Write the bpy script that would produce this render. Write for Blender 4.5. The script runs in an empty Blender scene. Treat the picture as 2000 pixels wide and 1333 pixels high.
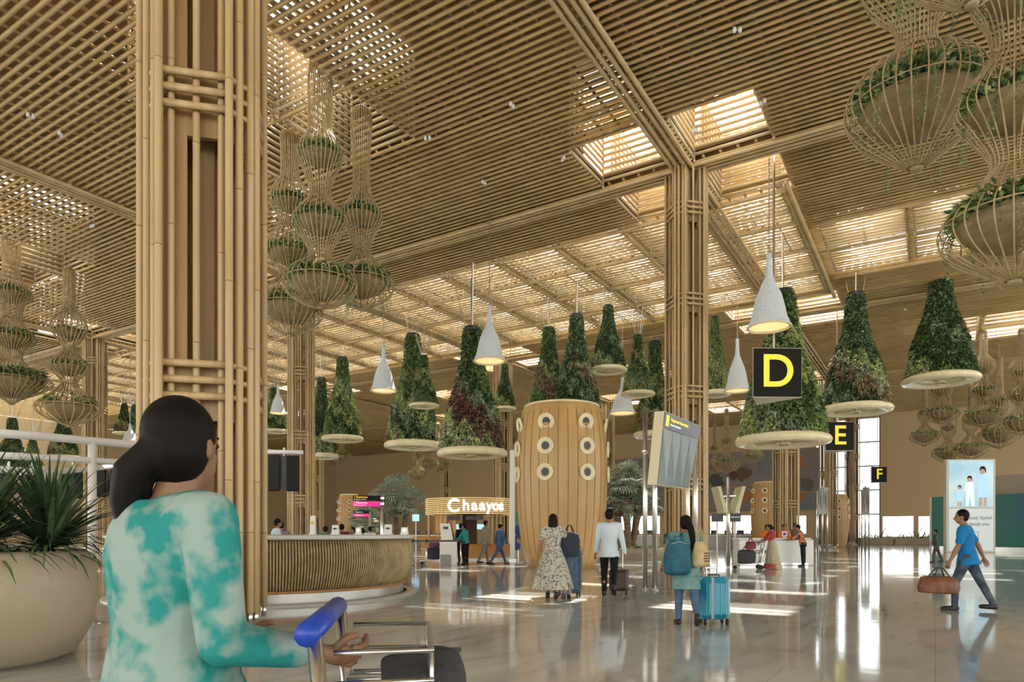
import bpy, math, random
from mathutils import Vector, Matrix, Quaternion
from math import sin, cos, pi, radians, sqrt, atan2
scene = bpy.context.scene
COL = scene.collection
# ------------------------------------------------------------ camera, sky, sun, exposure
EYE = 1.25; HOR = 1042.0; F = 1333.3
cam = bpy.data.cameras.new('camera'); cam.lens = 24.0; cam.sensor_width = 36.0
cam.shift_y = (HOR - 666.5) / 2000.0; cam.clip_end = 600
cam_o = bpy.data.objects.new('camera', cam); cam_o.location = (0, 0, EYE)
cam_o.rotation_euler = (pi/2, 0, 0); COL.objects.link(cam_o); scene.camera = cam_o
world = bpy.data.worlds.new('sky'); scene.world = world; world.use_nodes = True
nt = world.node_tree; nt.nodes.clear()
wo = nt.nodes.new('ShaderNodeOutputWorld'); bg = nt.nodes.new('ShaderNodeBackground')
bg.inputs[0].default_value = (0.86, 0.93, 1.0, 1); bg.inputs[1].default_value = 2.1
tc = nt.nodes.new('ShaderNodeTexCoord'); sp = nt.nodes.new('ShaderNodeSeparateXYZ'); rp = nt.nodes.new('ShaderNodeValToRGB')
nt.links.new(tc.outputs['Generated'], sp.inputs[0]); nt.links.new(sp.outputs[2], rp.inputs[0])
rp.color_ramp.elements[0].position = 0.0; rp.color_ramp.elements[0].color = (1.0, 0.97, 0.91, 1)
rp.color_ramp.elements[1].position = 0.75; rp.color_ramp.elements[1].color = (0.62, 0.82, 1.0, 1)
nt.links.new(rp.outputs[0], bg.inputs[0]); nt.links.new(bg.outputs[0], wo.inputs[0])
sun = bpy.data.lights.new('sun', 'SUN'); sun.energy = 11.0; sun.angle = radians(0.6); sun.color = (1.0, 0.93, 0.80)
sun_o = bpy.data.objects.new('sun', sun); COL.objects.link(sun_o)
sun_o.rotation_euler = Vector((-0.22, -0.72, -1.0)).to_track_quat('-Z', 'Y').to_euler(); sun_o.location = (0, 0, 40)
scene.view_settings.view_transform = 'Standard'; scene.view_settings.look = 'None'
scene.view_settings.exposure = 0.82; scene.view_settings.gamma = 1.0
scene.view_settings.use_curve_mapping = False
scene.cycles.use_adaptive_sampling = True; scene.cycles.adaptive_threshold = .07; scene.cycles.adaptive_min_samples = 12
scene.cycles.max_bounces = 5; scene.cycles.diffuse_bounces = 3; scene.cycles.glossy_bounces = 2
scene.cycles.transmission_bounces = 4; scene.cycles.transparent_max_bounces = 6
scene.cycles.use_denoising = True; scene.cycles.debug_use_spatial_splits = True; scene.cycles.caustics_reflective = False; scene.cycles.caustics_refractive = False
scene.cycles.sample_clamp_indirect = 4.0
# ------------------------------------------------------------ frames of reference
TH = radians(58.2)
B = Vector((cos(TH), sin(TH), 0)); A = Vector((-sin(TH), cos(TH), 0)); FACE = radians(13.2)
HC = 14.85                                        # underside of the bamboo ceiling
def W(u, v, z=0.0): return B*u + A*v + Vector((0, 0, z))
def at(px, d, z=0.0): return Vector(((px - 1000)/F*d, d, z))
def zat(py, d): return EYE + (HOR - py)/F*d
# ------------------------------------------------------------ mesh collector
class MB:
    def __init__(s): s.v = []; s.f = []; s.m = []
    def add(s, vs, fs, mi=0):
        o = len(s.v); s.v += [tuple(x) for x in vs]; s.f += [tuple(i+o for i in q) for q in fs]; s.m += [mi]*len(fs); return s
    def box(s, c, size, rz=0.0, mi=0, M=None, bev=0.0):
        hx, hy, hz = [k/2 for k in size]; c = Vector(c)
        R = M if M is not None else Matrix.Rotation(rz, 3, 'Z')
        if bev > 0:
            b = min(bev, hx*.9, hy*.9, hz*.9); vs = []
            for sx in (-1, 1):
                for sy in (-1, 1):
                    for sz in (-1, 1):
                        vs += [(sx*hx, sy*(hy-b), sz*(hz-b)), (sx*(hx-b), sy*hy, sz*(hz-b)), (sx*(hx-b), sy*(hy-b), sz*hz)]
            def i(a, b_, c_, k): return ((a > 0)*4 + (b_ > 0)*2 + (c_ > 0))*3 + k
            fs = []
            for a in (-1, 1):
                q = [i(a, -1, -1, 0), i(a, 1, -1, 0), i(a, 1, 1, 0), i(a, -1, 1, 0)]; fs.append(q if a > 0 else q[::-1])
                q = [i(-1, a, -1, 1), i(-1, a, 1, 1), i(1, a, 1, 1), i(1, a, -1, 1)]; fs.append(q if a > 0 else q[::-1])
                q = [i(-1, -1, a, 2), i(1, -1, a, 2), i(1, 1, a, 2), i(-1, 1, a, 2)]; fs.append(q if a > 0 else q[::-1])
            for a in (-1, 1):
                for b_ in (-1, 1):
                    q = [i(a, b_, -1, 0), i(a, b_, -1, 1), i(a, b_, 1, 1), i(a, b_, 1, 0)]; fs.append(q if a*b_ < 0 else q[::-1])
                    q = [i(a, -1, b_, 0), i(a, 1, b_, 0), i(a, 1, b_, 2), i(a, -1, b_, 2)]; fs.append(q if a*b_ > 0 else q[::-1])
                    q = [i(-1, a, b_, 1), i(1, a, b_, 1), i(1, a, b_, 2), i(-1, a, b_, 2)]; fs.append(q if a*b_ < 0 else q[::-1])
                    for c_ in (-1, 1):
                        q = [i(a, b_, c_, 0), i(a, b_, c_, 1), i(a, b_, c_, 2)]; fs.append(q if a*b_*c_ > 0 else q[::-1])
            return s.add([c + R @ Vector(p) for p in vs], fs, mi)
        vs = [c + R @ Vector((sx*hx, sy*hy, sz*hz)) for sz in (-1, 1) for sx, sy in ((-1, -1), (1, -1), (1, 1), (-1, 1))]
        return s.add(vs, [(3, 2, 1, 0), (4, 5, 6, 7), (0, 1, 5, 4), (1, 2, 6, 5), (2, 3, 7, 6), (3, 0, 4, 7)], mi)
    def rod(s, a, b, r, n=6, mi=0, r2=None, cap=True):
        a = Vector(a); b = Vector(b); d = b - a
        if d.length < 1e-6: return s
        d.normalize(); x = d.orthogonal().normalized()
        if abs(d.z) < .9: x = d.cross(Vector((0, 0, 1))).normalized()
        y = d.cross(x); r2 = r if r2 is None else r2
        ph = pi/n
        vs = [a + (x*cos(ph+2*pi*k/n) + y*sin(ph+2*pi*k/n))*r for k in range(n)] + [b + (x*cos(ph+2*pi*k/n) + y*sin(ph+2*pi*k/n))*r2 for k in range(n)]
        fs = [(k, (k+1) % n, n+(k+1) % n, n+k) for k in range(n)]
        if cap: fs += [tuple(range(n))[::-1], tuple(range(n, 2*n))]
        return s.add(vs, fs, mi)
    def lrod(s, a, b, r, n=6, mi=0, seg=1.6):      # long rod in short lengths
        a = Vector(a); b = Vector(b); k = max(1, int((b-a).length/seg))
        d = (b-a).normalized(); x = d.cross(Vector((0, 0, 1))).normalized(); y = d.cross(x); ph = pi/n; vs = []
        for j in range(k+1):
            c = a+(b-a)*j/k; vs += [c + (x*cos(ph+2*pi*q/n) + y*sin(ph+2*pi*q/n))*r for q in range(n)]
        fs = [(j*n+q, j*n+(q+1) % n, (j+1)*n+(q+1) % n, (j+1)*n+q) for j in range(k) for q in range(n)] + [tuple(range(n))[::-1], tuple(range(k*n, (k+1)*n))]
        return s.add(vs, fs, mi)
    def tube(s, pts, r, n=6, mi=0, closed=False):
        pts = [Vector(p) for p in pts]; m = len(pts); rr = r if isinstance(r, (list, tuple)) else [r]*m
        vs = []; px = None
        for i, p in enumerate(pts):
            t = (pts[(i+1) % m] - pts[i-1]) if closed else (pts[min(i+1, m-1)] - pts[max(i-1, 0)])
            if t.length < 1e-9: t = Vector((0, 0, 1))
            t.normalize()
            x = (px - t*px.dot(t)) if px is not None else t.orthogonal()
            if x.length < 1e-6: x = t.orthogonal()
            x.normalize(); px = x; y = t.cross(x)
            vs += [p + (x*cos(2*pi*k/n) + y*sin(2*pi*k/n))*rr[i] for k in range(n)]
        fs = []
        for i in range(m if closed else m-1):
            j = (i+1) % m
            fs += [(i*n+k, i*n+(k+1) % n, j*n+(k+1) % n, j*n+k) for k in range(n)]
        if not closed: fs += [tuple(range(n))[::-1], tuple(range((m-1)*n, m*n))]
        return s.add(vs, fs, mi)
    def lathe(s, prof, n=24, c=(0, 0, 0), mi=0, sx=1, sy=1, a0=0, a1=2*pi, cap=False):
        full = abs(a1-a0-2*pi) < 1e-6; k = n if full else n+1; c = Vector(c); vs = []
        for r, z in prof:
            vs += [c + Vector((cos(a0+(a1-a0)*i/n)*r*sx, sin(a0+(a1-a0)*i/n)*r*sy, z)) for i in range(k)]
        fs = []
        for j in range(len(prof)-1):
            for i in range(n):
                i2 = (i+1) % k
                fs.append((j*k+i, j*k+i2, (j+1)*k+i2, (j+1)*k+i))
        if cap: fs += [tuple(range(k))[::-1], tuple(range((len(prof)-1)*k, len(prof)*k))]
        return s.add(vs, fs, mi)
    def ell(s, c, r, n=12, m=8, M=None, mi=0):
        c = Vector(c); R = M if M is not None else Matrix.Identity(3); vs = [c + R @ Vector((0, 0, -r[2]))]
        for j in range(1, m):
            t = -pi/2 + pi*j/m
            vs += [c + R @ Vector((cos(t)*cos(2*pi*i/n)*r[0], cos(t)*sin(2*pi*i/n)*r[1], sin(t)*r[2])) for i in range(n)]
        vs.append(c + R @ Vector((0, 0, r[2]))); last = len(vs)-1
        fs = [(0, 1+(i+1) % n, 1+i) for i in range(n)]
        for j in range(m-2):
            fs += [(1+j*n+i, 1+j*n+(i+1) % n, 1+(j+1)*n+(i+1) % n, 1+(j+1)*n+i) for i in range(n)]
        fs += [(last, 1+(m-2)*n+i, 1+(m-2)*n+(i+1) % n) for i in range(n)]
        return s.add(vs, fs, mi)
    def caps(s, a, b, ra, rb, n=10):
        a = Vector(a); b = Vector(b); s.rod(a, b, ra, n, r2=rb); s.ell(a, (ra,)*3, n, 6); return s.ell(b, (rb,)*3, n, 6)
    def rings(s, rs, n=16, mi=0):      # rs: list of (centre, rx, ry[, M]) closed loft
        vs = []
        for q in rs:
            c = Vector(q[0]); R = q[3] if len(q) > 3 else Matrix.Identity(3)
            vs += [c + R @ Vector((cos(2*pi*i/n)*q[1], sin(2*pi*i/n)*q[2], 0)) for i in range(n)]
        fs = [(j*n+i, j*n+(i+1) % n, (j+1)*n+(i+1) % n, (j+1)*n+i) for j in range(len(rs)-1) for i in range(n)]
        fs += [tuple(range(n))[::-1], tuple(range((len(rs)-1)*n, len(rs)*n))]
        return s.add(vs, fs, mi)
    def mesh(s, name, mats, smooth=False):
        me = bpy.data.meshes.new(name); me.from_pydata(s.v, [], s.f)
        for m in (mats if isinstance(mats, (list, tuple)) else [mats]): me.materials.append(m)
        if any(s.m): me.polygons.foreach_set('material_index', s.m)
        if smooth: me.polygons.foreach_set('use_smooth', [True]*len(s.f))
        me.update(); return me
    def build(s, name, mats, parent=None, smooth=False, loc=None, angle=None):
        o = bpy.data.objects.new(name, s.mesh(name, mats, smooth)); COL.objects.link(o)
        if parent is not None: o.parent = parent
        if loc is not None: o.location = loc
        return o
def tag(o, label=None, cat=None, group=None, kind=None):
    if label: o['label'] = label
    if cat: o['category'] = cat
    if group: o['group'] = group
    if kind: o['kind'] = kind
    return o
def thing(name, label, cat, loc=(0, 0, 0), rz=0.0, group=None, scale=None):
    o = bpy.data.objects.new(name, None); COL.objects.link(o); o.location = loc; o.rotation_euler = (0, 0, rz)
    o.empty_display_size = .1
    if scale: o.scale = scale if isinstance(scale, (tuple, list)) else (scale,)*3
    return tag(o, label, cat, group)
def copy_tree(o, parent=None):
    c = o.copy(); COL.objects.link(c)
    if parent is not None: c.parent = parent
    for ch in list(o.children): copy_tree(ch, c)
    return c
def struct(name, mb, m, smooth=False):
    o = mb.build(name, m, None, smooth); o['kind'] = 'structure'; return o
# ------------------------------------------------------------ materials
def mat(name, col, rough=.5, metal=0.0, spec=.5, noise=None, bump=None, emit=None, trans=0.0, coat=0.0, alpha=None):
    """noise = (colour2, scale(x,y,z), detail, lo, hi); bump = (scale, strength)"""
    m = bpy.data.materials.new(name); m.use_nodes = True; n = m.node_tree; p = n.nodes['Principled BSDF']
    c = (*col, 1); p.inputs['Base Color'].default_value = c
    p.inputs['Roughness'].default_value = rough; p.inputs['Metallic'].default_value = metal
    p.inputs['Specular IOR Level'].default_value = spec
    if trans: p.inputs['Transmission Weight'].default_value = trans
    if coat: p.inputs['Coat Weight'].default_value = coat; p.inputs['Coat Roughness'].default_value = .04
    if emit: p.inputs['Emission Color'].default_value = (*emit[0], 1); p.inputs['Emission Strength'].default_value = emit[1]
    if noise or bump:
        t = n.nodes.new('ShaderNodeTexCoord')
    if noise:
        mp = n.nodes.new('ShaderNodeMapping'); mp.inputs['Scale'].default_value = noise[1]
        ns = n.nodes.new('ShaderNodeTexNoise'); ns.inputs['Scale'].default_value = 1; ns.inputs['Detail'].default_value = noise[2]
        r = n.nodes.new('ShaderNodeValToRGB'); e = r.color_ramp.elements
        e[0].position = noise[3]; e[1].position = noise[4]; e[0].color = c; e[1].color = (*noise[0], 1)
        n.links.new(t.outputs['Object'], mp.inputs[0]); n.links.new(mp.outputs[0], ns.inputs[0]); n.links.new(ns.outputs[0], r.inputs[0])
        n.links.new(r.outputs[0], p.inputs['Base Color'])
    if bump:
        nb = n.nodes.new('ShaderNodeTexNoise'); nb.inputs['Scale'].default_value = bump[0]
        bp = n.nodes.new('ShaderNodeBump'); bp.inputs['Strength'].default_value = bump[1]; bp.inputs['Distance'].default_value = .02
        n.links.new(t.outputs['Object'], nb.inputs[0]); n.links.new(nb.outputs[0], bp.inputs['Height']); n.links.new(bp.outputs[0], p.inputs['Normal'])
    return m
def mat_nodes(m, p, *a): return m
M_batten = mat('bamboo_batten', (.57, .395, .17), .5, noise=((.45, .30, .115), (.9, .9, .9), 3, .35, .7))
M_well = mat('skylit_bamboo_batten', (.78, .62, .38), .5, noise=((.68, .51, .29), (.8, .8, .8), 2, .35, .7))  # batten bamboo with a paler colour that paints in the wells' bright skylight
M_pole = mat('bamboo_pole', (.58, .42, .22), .42, noise=((.46, .32, .15), (9, 9, .5), 4, .35, .65))
M_pole2 = mat('bamboo_core', (.42, .27, .115), .5, noise=((.34, .21, .08), (6, 6, .4), 3, .4, .6))
M_node = mat('bamboo_joint', (.30, .18, .07), .6)
M_beam = mat('bamboo_beam', (.60, .43, .22), .45, noise=((.50, .35, .16), (2, 2, 2), 3, .4, .65))
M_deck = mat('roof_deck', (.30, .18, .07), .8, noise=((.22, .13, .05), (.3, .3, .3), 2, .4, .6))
M_plank = mat('ceiling_plank', (.56, .41, .23), .55, noise=((.46, .315, .16), (.15, .15, .15), 4, .4, .6))
M_wall = mat('tan_wall', (.62, .45, .25), .7, noise=((.58, .42, .23), (.1, .1, .1), 3, .3, .7))
M_steel = mat('brushed_steel', (.62, .60, .56), .28, 1.0)
M_chrome = mat('chrome', (.75, .75, .74), .12, 1.0)
M_white = mat('white_paint', (.80, .79, .75), .35)
M_grey = mat('grey_paint', (.38, .38, .36), .45)
M_black = mat('black_plastic', (.012, .012, .013), .35)
M_rubber = mat('black_rubber', (.02, .02, .02), .7)
M_yellow = mat('yellow_letter', (.86, .70, .05), .5, emit=((.9, .72, .05), .25))
M_rim = mat('cream_rim', (.86, .76, .50), .22, noise=((.80, .68, .42), (2, 2, 2), 2, .4, .6))
M_wood = mat('honey_wood', (.50, .25, .075), .45, noise=((.40, .19, .05), (14, 14, .8), 4, .35, .65))
M_rattan = mat('rattan', (.50, .37, .19), .5, noise=((.38, .27, .13), (5, 5, 5), 2, .4, .6))
M_bowl = mat('woven_bowl', (.33, .235, .11), .6, noise=((.24, .16, .07), (3, 3, 9), 3, .35, .65), bump=(60, .6))
M_dark = mat('dark_frame', (.03, .035, .04), .4)
M_glass = mat('window_glass', (.95, .98, 1.0), 0.0, trans=1.0); M_glass.node_tree.nodes['Principled BSDF'].inputs['IOR'].default_value = 1.02
M_soil = mat('soil', (.05, .035, .02), .9)
def leafm(name, c, c2=None, rough=.5):
    m = mat(name, c, rough, noise=(c2 or tuple(k*.55 for k in c), (6, 6, 6), 2, .35, .65)); p = m.node_tree.nodes['Principled BSDF']
    p.inputs['Subsurface Weight'].default_value = 0.0
    return m
L_dark = leafm('leaf_dark', (.12, .21, .08)); L_mid = leafm('leaf_mid', (.33, .46, .16)); L_lime = leafm('leaf_lime', (.68, .76, .32))
L_grey = leafm('leaf_sage', (.46, .56, .36)); L_purp = leafm('leaf_plum', (.34, .15, .13)); L_bronze = leafm('leaf_bronze', (.46, .31, .17))
L_spike = leafm('leaf_spiky', (.06, .11, .045)); L_pale = leafm('leaf_pale_edge', (.72, .74, .48))
LEAVES = [L_dark, L_mid, L_lime, L_grey, L_purp, L_bronze, L_pale]
# ------------------------------------------------------------ floor
def floor_mat():
    m = mat('polished_marble', (.52, .50, .45), .05, spec=.5); n = m.node_tree; p = n.nodes['Principled BSDF']
    t = n.nodes.new('ShaderNodeTexCoord'); mp = n.nodes.new('ShaderNodeMapping'); mp.inputs['Rotation'].default_value = (0, 0, -TH)
    n.links.new(t.outputs['Object'], mp.inputs[0])
    ns = n.nodes.new('ShaderNodeTexNoise'); ns.inputs['Scale'].default_value = .55; ns.inputs['Detail'].default_value = 9; ns.inputs['Distortion'].default_value = 1.6
    r = n.nodes.new('ShaderNodeValToRGB'); e = r.color_ramp.elements
    e[0].position = .3; e[0].color = (.44, .445, .425, 1); e[1].position = .62; e[1].color = (.62, .635, .62, 1)
    e2 = e.new(.47); e2.color = (.58, .59, .575, 1)
    mp2 = n.nodes.new('ShaderNodeMapping'); mp2.inputs['Scale'].default_value = (1, 3.2, 1); n.links.new(mp.outputs[0], mp2.inputs[0])
    n.links.new(mp2.outputs[0], ns.inputs[0]); n.links.new(ns.outputs[0], r.inputs[0])
    br = n.nodes.new('ShaderNodeTexBrick'); br.offset = 0; br.inputs['Scale'].default_value = 1.0
    br.inputs['Brick Width'].default_value = 1.2; br.inputs['Row Height'].default_value = 1.2; br.inputs['Mortar Size'].default_value = .004
    br.inputs['Color1'].default_value = (1, 1, 1, 1); br.inputs['Color2'].default_value = (.93, .93, .92, 1); br.inputs['Mortar'].default_value = (.7, .68, .64, 1)
    n.links.new(mp.outputs[0], br.inputs[0])
    mx = n.nodes.new('ShaderNodeMix'); mx.data_type = 'RGBA'; mx.blend_type = 'MULTIPLY'; mx.inputs[0].default_value = 1
    n.links.new(r.outputs[0], mx.inputs[6]); n.links.new(br.outputs[0], mx.inputs[7]); n.links.new(mx.outputs[2], p.inputs['Base Color'])
    ns2 = n.nodes.new('ShaderNodeTexNoise'); ns2.inputs['Scale'].default_value = 1.3; n.links.new(mp.outputs[0], ns2.inputs[0])
    bp = n.nodes.new('ShaderNodeBump'); bp.inputs['Strength'].default_value = .018; bp.inputs['Distance'].default_value = .1
    n.links.new(ns2.outputs[0], bp.inputs['Height']); n.links.new(bp.outputs[0], p.inputs['Normal'])
    p.inputs['IOR'].default_value = 1.45; p.inputs['Roughness'].default_value = .07; p.inputs['Coat Weight'].default_value = .0; p.inputs['Coat Roughness'].default_value = .03
    return m
M_floor = floor_mat()
mb = MB(); mb.add([W(-30, -60), W(88, -60), W(88, 110), W(-30, 110)], [(0, 1, 2, 3)]); struct('floor', mb, M_floor)
# ------------------------------------------------------------ ceiling
U0, V0, SU, SV = 25.2, 7.94, 20.1, 21.0
wells = []
def cluster(uc, vc, gu, gv, hu, hv, kind):
    for a in (-1, 1):
        for b in (-1, 1):
            u = sorted((uc+a*gu, uc+a*hu)); v = sorted((vc+b*gv, vc+b*hv)); wells.append((u[0], u[1], v[0], v[1], kind))
for i in range(-1, 3):
    for j in range(-1, 4):
        if i == 2 and j > 2: continue
        if (i == 1): 
            continue
        cluster(U0+i*SU, V0+j*SV, .42, .42, 3.3, 3.2, 'top')
for j in range(-1, 4):                             # bays in front of and behind the open band
    for i in (0, 2):
        cluster(15.1+i*20.1, -2.56+j*SV, .12, .12, 3.2, 3.1, 'open' if i == 0 else 'top')
cluster(75.4, 18.4, .12, .12, 3.2, 3.1, 'top'); cluster(75.4, 39.4, .12, .12, 3.2, 3.1, 'top'); cluster(75.4, 60.4, .12, .12, 3.2, 3.1, 'top')
for k in range(4):
    u0 = 28.75+k*3.32
    for j in range(22):
        v0 = 5.25+j*3.43
        if v0 > 72: break
        wells.append((u0, u0+2.97, v0, v0+3.08, 'band'))
for k in range(2):
    for j in range(9):
        v1 = 4.4-j*3.6; wells.append((32.75+k*3.45, 35.95+k*3.45, v1-3.3, v1, 'band'))
i1 = [(U0+SU, V0+j*SV) for j in range(-1, 4)]
for u, v in i1: cluster(u, v, .42, .42, 3.0, 3.2, 'top')
def cuts(lo, hi, spans):
    out = []; x = lo
    for a, b in sorted(spans):
        if a > x: out.append((x, min(a, hi)))
        x = max(x, b)
    if x < hi: out.append((x, hi))
    return [(a, b) for a, b in out if b-a > .02]
UMIN, UMAX, VMIN, VMAX = 1.5, 88.0, -30.0, 92.0
def lattice(u_lo, u_hi, step, cross):
    lo = MB(); up = MB(); k = 0; u = u_lo
    while u < u_hi:
        sp_ = [(w[2]-.02, w[3]+.02) for w in wells if w[0]-.05 < u < w[1]+.05]
        for a, b in cuts(VMIN, VMAX, sp_):
            dz = random.Random(int(u*77)).uniform(-.012, .012)
            lo.lrod(W(u, a, HC+.06+dz), W(u, b, HC+.06+dz), .062, 6)
        u += step
    v = VMIN
    while cross and v < VMAX:
        sp_ = [(w[0]-.02, w[1]+.02) for w in wells if w[2]-.05 < v < w[3]+.05 and w[1] > u_lo-3 and w[0] < u_hi+3]
        for a, b in cuts(u_lo, u_hi, sp_): up.lrod(W(a, v, HC+.17), W(b, v, HC+.17), .05, 6)
        v += cross
    struct('ceiling', lo, M_batten, True)
    if cross: struct('ceiling', up, M_batten, True)
lattice(UMIN, 43.0, .272, .62); lattice(43.0, UMAX, .34, 0)
# roof deck and the plank ceiling of the far bays
def deck(u_lo, u_hi, z, m, ok=lambda u, v: True, name='ceiling'):
    us = sorted({u_lo, u_hi} | {x for w in wells for x in w[:2] if u_lo < x < u_hi}); vs = sorted({VMIN, VMAX, 8.0, 4.6, 4.9} | {x for w in wells for x in w[2:4]})
    us = sorted(set(us) | {x for x in (28.6, 32.6, 39.8, 42.1) if u_lo < x < u_hi}); d = MB()
    for a, b in zip(us, us[1:]):
        run = None
        for c, e in zip(vs, vs[1:]):
            mu, mv = (a+b)/2, (c+e)/2; hit = any(w[0] < mu < w[1] and w[2] < mv < w[3] for w in wells) or not ok(mu, mv)
            if not hit:
                run = (run[0], e) if run else (c, e)
            if (hit or e == vs[-1]) and run:
                d.box(W(mu, (run[0]+run[1])/2, z), (b-a, run[1]-run[0], .06), TH); run = None
    struct(name, d, m)
WH = 3.1
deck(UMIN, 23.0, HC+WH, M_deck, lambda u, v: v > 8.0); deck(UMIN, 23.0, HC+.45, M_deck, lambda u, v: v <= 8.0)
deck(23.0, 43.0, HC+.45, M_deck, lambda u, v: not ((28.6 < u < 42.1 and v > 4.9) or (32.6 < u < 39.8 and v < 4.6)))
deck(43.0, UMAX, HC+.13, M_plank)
fb = MB()  # upright boards added to block light leaking between the two deck heights
for c_, e_ in cuts(8, 92, [(w[2], w[3]) for w in wells if w[0] < 23.0 < w[1]]): fb.box(W(23.0, (c_+e_)/2, HC+.4+(WH-.35)/2), (.06, e_-c_, WH-.3), TH)
for c_, e_ in cuts(UMIN, 23.0, [(w[0], w[1]) for w in wells if w[2] < 8.0 < w[3]]): fb.box(W((c_+e_)/2, 7.97, HC+.4+(WH-.35)/2), (e_-c_, .06, WH-.3), TH)
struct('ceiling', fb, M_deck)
fb = MB(); fb.box(W((UMIN-34)/2, 20, HC+.3), (UMIN+34, 130, .1), TH); fb.box(W(45, -38, HC+.3), (90, 16, .1), TH); struct('ceiling', fb, M_plank)
# light wells: walls of stacked battens
def well_mesh(a, b, kind, far):
    w = MB(); step = .25; z = .14
    while z < WH:
        r = .06
        w.rod((0, 0, z), (a, 0, z), r, 5); w.rod((0, b, z), (a, b, z), r, 5)
        w.rod((0, 0, z+.14), (0, b, z+.14), r, 5); w.rod((a, 0, z+.14), (a, b, z+.14), r, 5)
        z += step
    for p in ((0, 0), (a, 0), (0, b), (a, b)): w.rod((*p, 0), (*p, WH), .05, 5)
    if kind != 'open':
        u = .3
        while u < a-.1: w.rod((u, 0, WH*.97), (u, b, WH*.97), .05, 5); u += .42 if kind == 'top' else .55
        if kind == 'band':
            u = .12
            while u < a: w.rod((u, 0, .06), (u, b, .06), .05, 5); u += .34
            w.rod((0, b/2, .15), (a, b/2, .15), .04, 5)
    else:
        for u in (.6, 1.6, 2.6):
            w.rod((u, 0, WH*.99), (u, b, WH*.99), .03, 5)
        w.rod((0, b/2, WH), (a, b/2, WH), .04, 5); w.rod((a/2, 0, WH+.2), (a/2, b, WH+.2), .03, 5)
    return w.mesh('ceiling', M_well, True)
cache = {}
for w in wells:
    k = (round(w[1]-w[0], 2), round(w[3]-w[2], 2), w[4])
    if k not in cache: cache[k] = well_mesh(k[0], k[1], k[2], False)
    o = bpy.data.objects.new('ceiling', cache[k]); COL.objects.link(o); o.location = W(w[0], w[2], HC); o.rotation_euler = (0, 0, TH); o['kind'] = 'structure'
# upper ring of white soffit board outside the wells of the plank zone, so that no void shows
# beams on the column lines
bm_ = MB()
for j in range(-1, 4):
    v = V0+j*SV
    for dv in (-.33, -.13, .13, .33): bm_.lrod(W(UMIN, v+dv, HC-.10), W(86, v+dv, HC-.10), .075, 8)
    for k in range(int((86-UMIN)/1.0)): bm_.lrod(W(UMIN+k, v-.4, HC-.02), W(UMIN+k, v+.4, HC-.02), .04, 5)
for i in range(0, 3):
    u = U0+i*SU
    for du in (-.33, -.13, .13, .33): bm_.lrod(W(u+du, VMIN, HC-.06), W(u+du, VMAX, HC-.06), .07, 8)
for u in (28.6, 42.1): bm_.lrod(W(u, 5, HC-.05), W(u, VMAX, HC-.05), .09, 6)
for u in (32.6, 39.8): bm_.lrod(W(u, VMIN, HC-.05), W(u, 4.6, HC-.05), .09, 6)
for k in range(3): bm_.lrod(W(28.75+3.32*(k+1)-.17, 5.1, HC-.03), W(28.75+3.32*(k+1)-.17, 76, HC-.03), .1, 6)
for j in range(21): bm_.lrod(W(28.6, 5.25+j*3.43-.17, HC-.01), W(42, 5.25+j*3.43-.17, HC-.01), .1, 6)
bm_.lrod(W(28, 4.9, HC-.05), W(43, 4.9, HC-.05), .1, 6)
struct('trim_1', bm_, M_beam, True)
# ------------------------------------------------------------ walls
def onwall(px, uw=88.0):                        # point of the far wall plane seen at column px
    k = (px-1000)/F; Y = uw/(k*cos(TH)+sin(TH)); return Vector((k*Y, Y, 0))
def wall_z(py, p): return EYE+(HOR-py)/F*p.y
wopen = []                                       # (v_lo, v_hi, z_lo, z_hi)
def vof(p): return p.dot(A)
def opening(px0, px1, py0, py1):
    a, b = onwall(px0), onwall(px1); m = (a+b)/2
    r = (min(vof(a), vof(b)), max(vof(a), vof(b)), max(0.35, wall_z(py1, m)), wall_z(py0, m)); wopen.append(r); return r
wins = [opening(1592, 1719, 820, 1052), opening(1722, 1786, 1008, 1050), opening(1792, 1822, 1008, 1050), opening(1385, 1478, 1007, 1044), opening(1546, 1576, 1007, 1044), opening(1190, 1290, 1008, 1044), opening(100, 112, 925, 968), opening(1830, 1990, 1008, 1050)]
wm = MB()
vs = sorted({-34.0, 110.0} | {x for w in wopen for x in w[:2]})
for a, b in zip(vs, vs[1:]):
    mv = (a+b)/2; spans = [(w[2], w[3]) for w in wopen if w[0] < mv < w[1]]
    for z0, z1 in cuts(0, HC+.3, spans): wm.box(W(88.2, mv, (z0+z1)/2), (.4, b-a, z1-z0), TH)
struct('wall_far', wm, M_wall)
lw = MB(); lw.box(W(60, 92, HC/2), (90, .4, HC), TH); struct('wall_left', lw, M_wall)
for n_, w in enumerate(wins):
    root = tag(bpy.data.objects.new('window_%d' % (n_+1), None), kind='structure'); COL.objects.link(root); root.location = W(88.1, (w[0]+w[1])/2, w[2])
    fr = MB(); wd = w[1]-w[0]; h = w[3]-w[2]
    nx = max(1, round(wd/3.4)); nz = max(1, round(h/2.9))
    for i in range(nx+1): fr.box((0, -wd/2+wd*i/nx, h/2), (.16, .20, h))
    for i in range(nz+1): fr.box((0, 0, h*i/nz), (.16, wd, .13))
    f_ = fr.build('window_frame', M_dark if n_ == 0 else M_wall, root); root.rotation_euler = (0, 0, TH)
    g = MB(); g.box((.05, 0, h/2), (.02, wd, h)); g.build('pane', M_glass, root)

def susp(p):                                    # height at which something hung over p meets the ceiling
    u, v = Vector(p).dot(B), Vector(p).dot(A)
    return HC+WH-.08 if any(w[0] < u < w[1] and w[2] < v < w[3] and w[4] != 'band' for w in wells) else HC-.0

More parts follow.
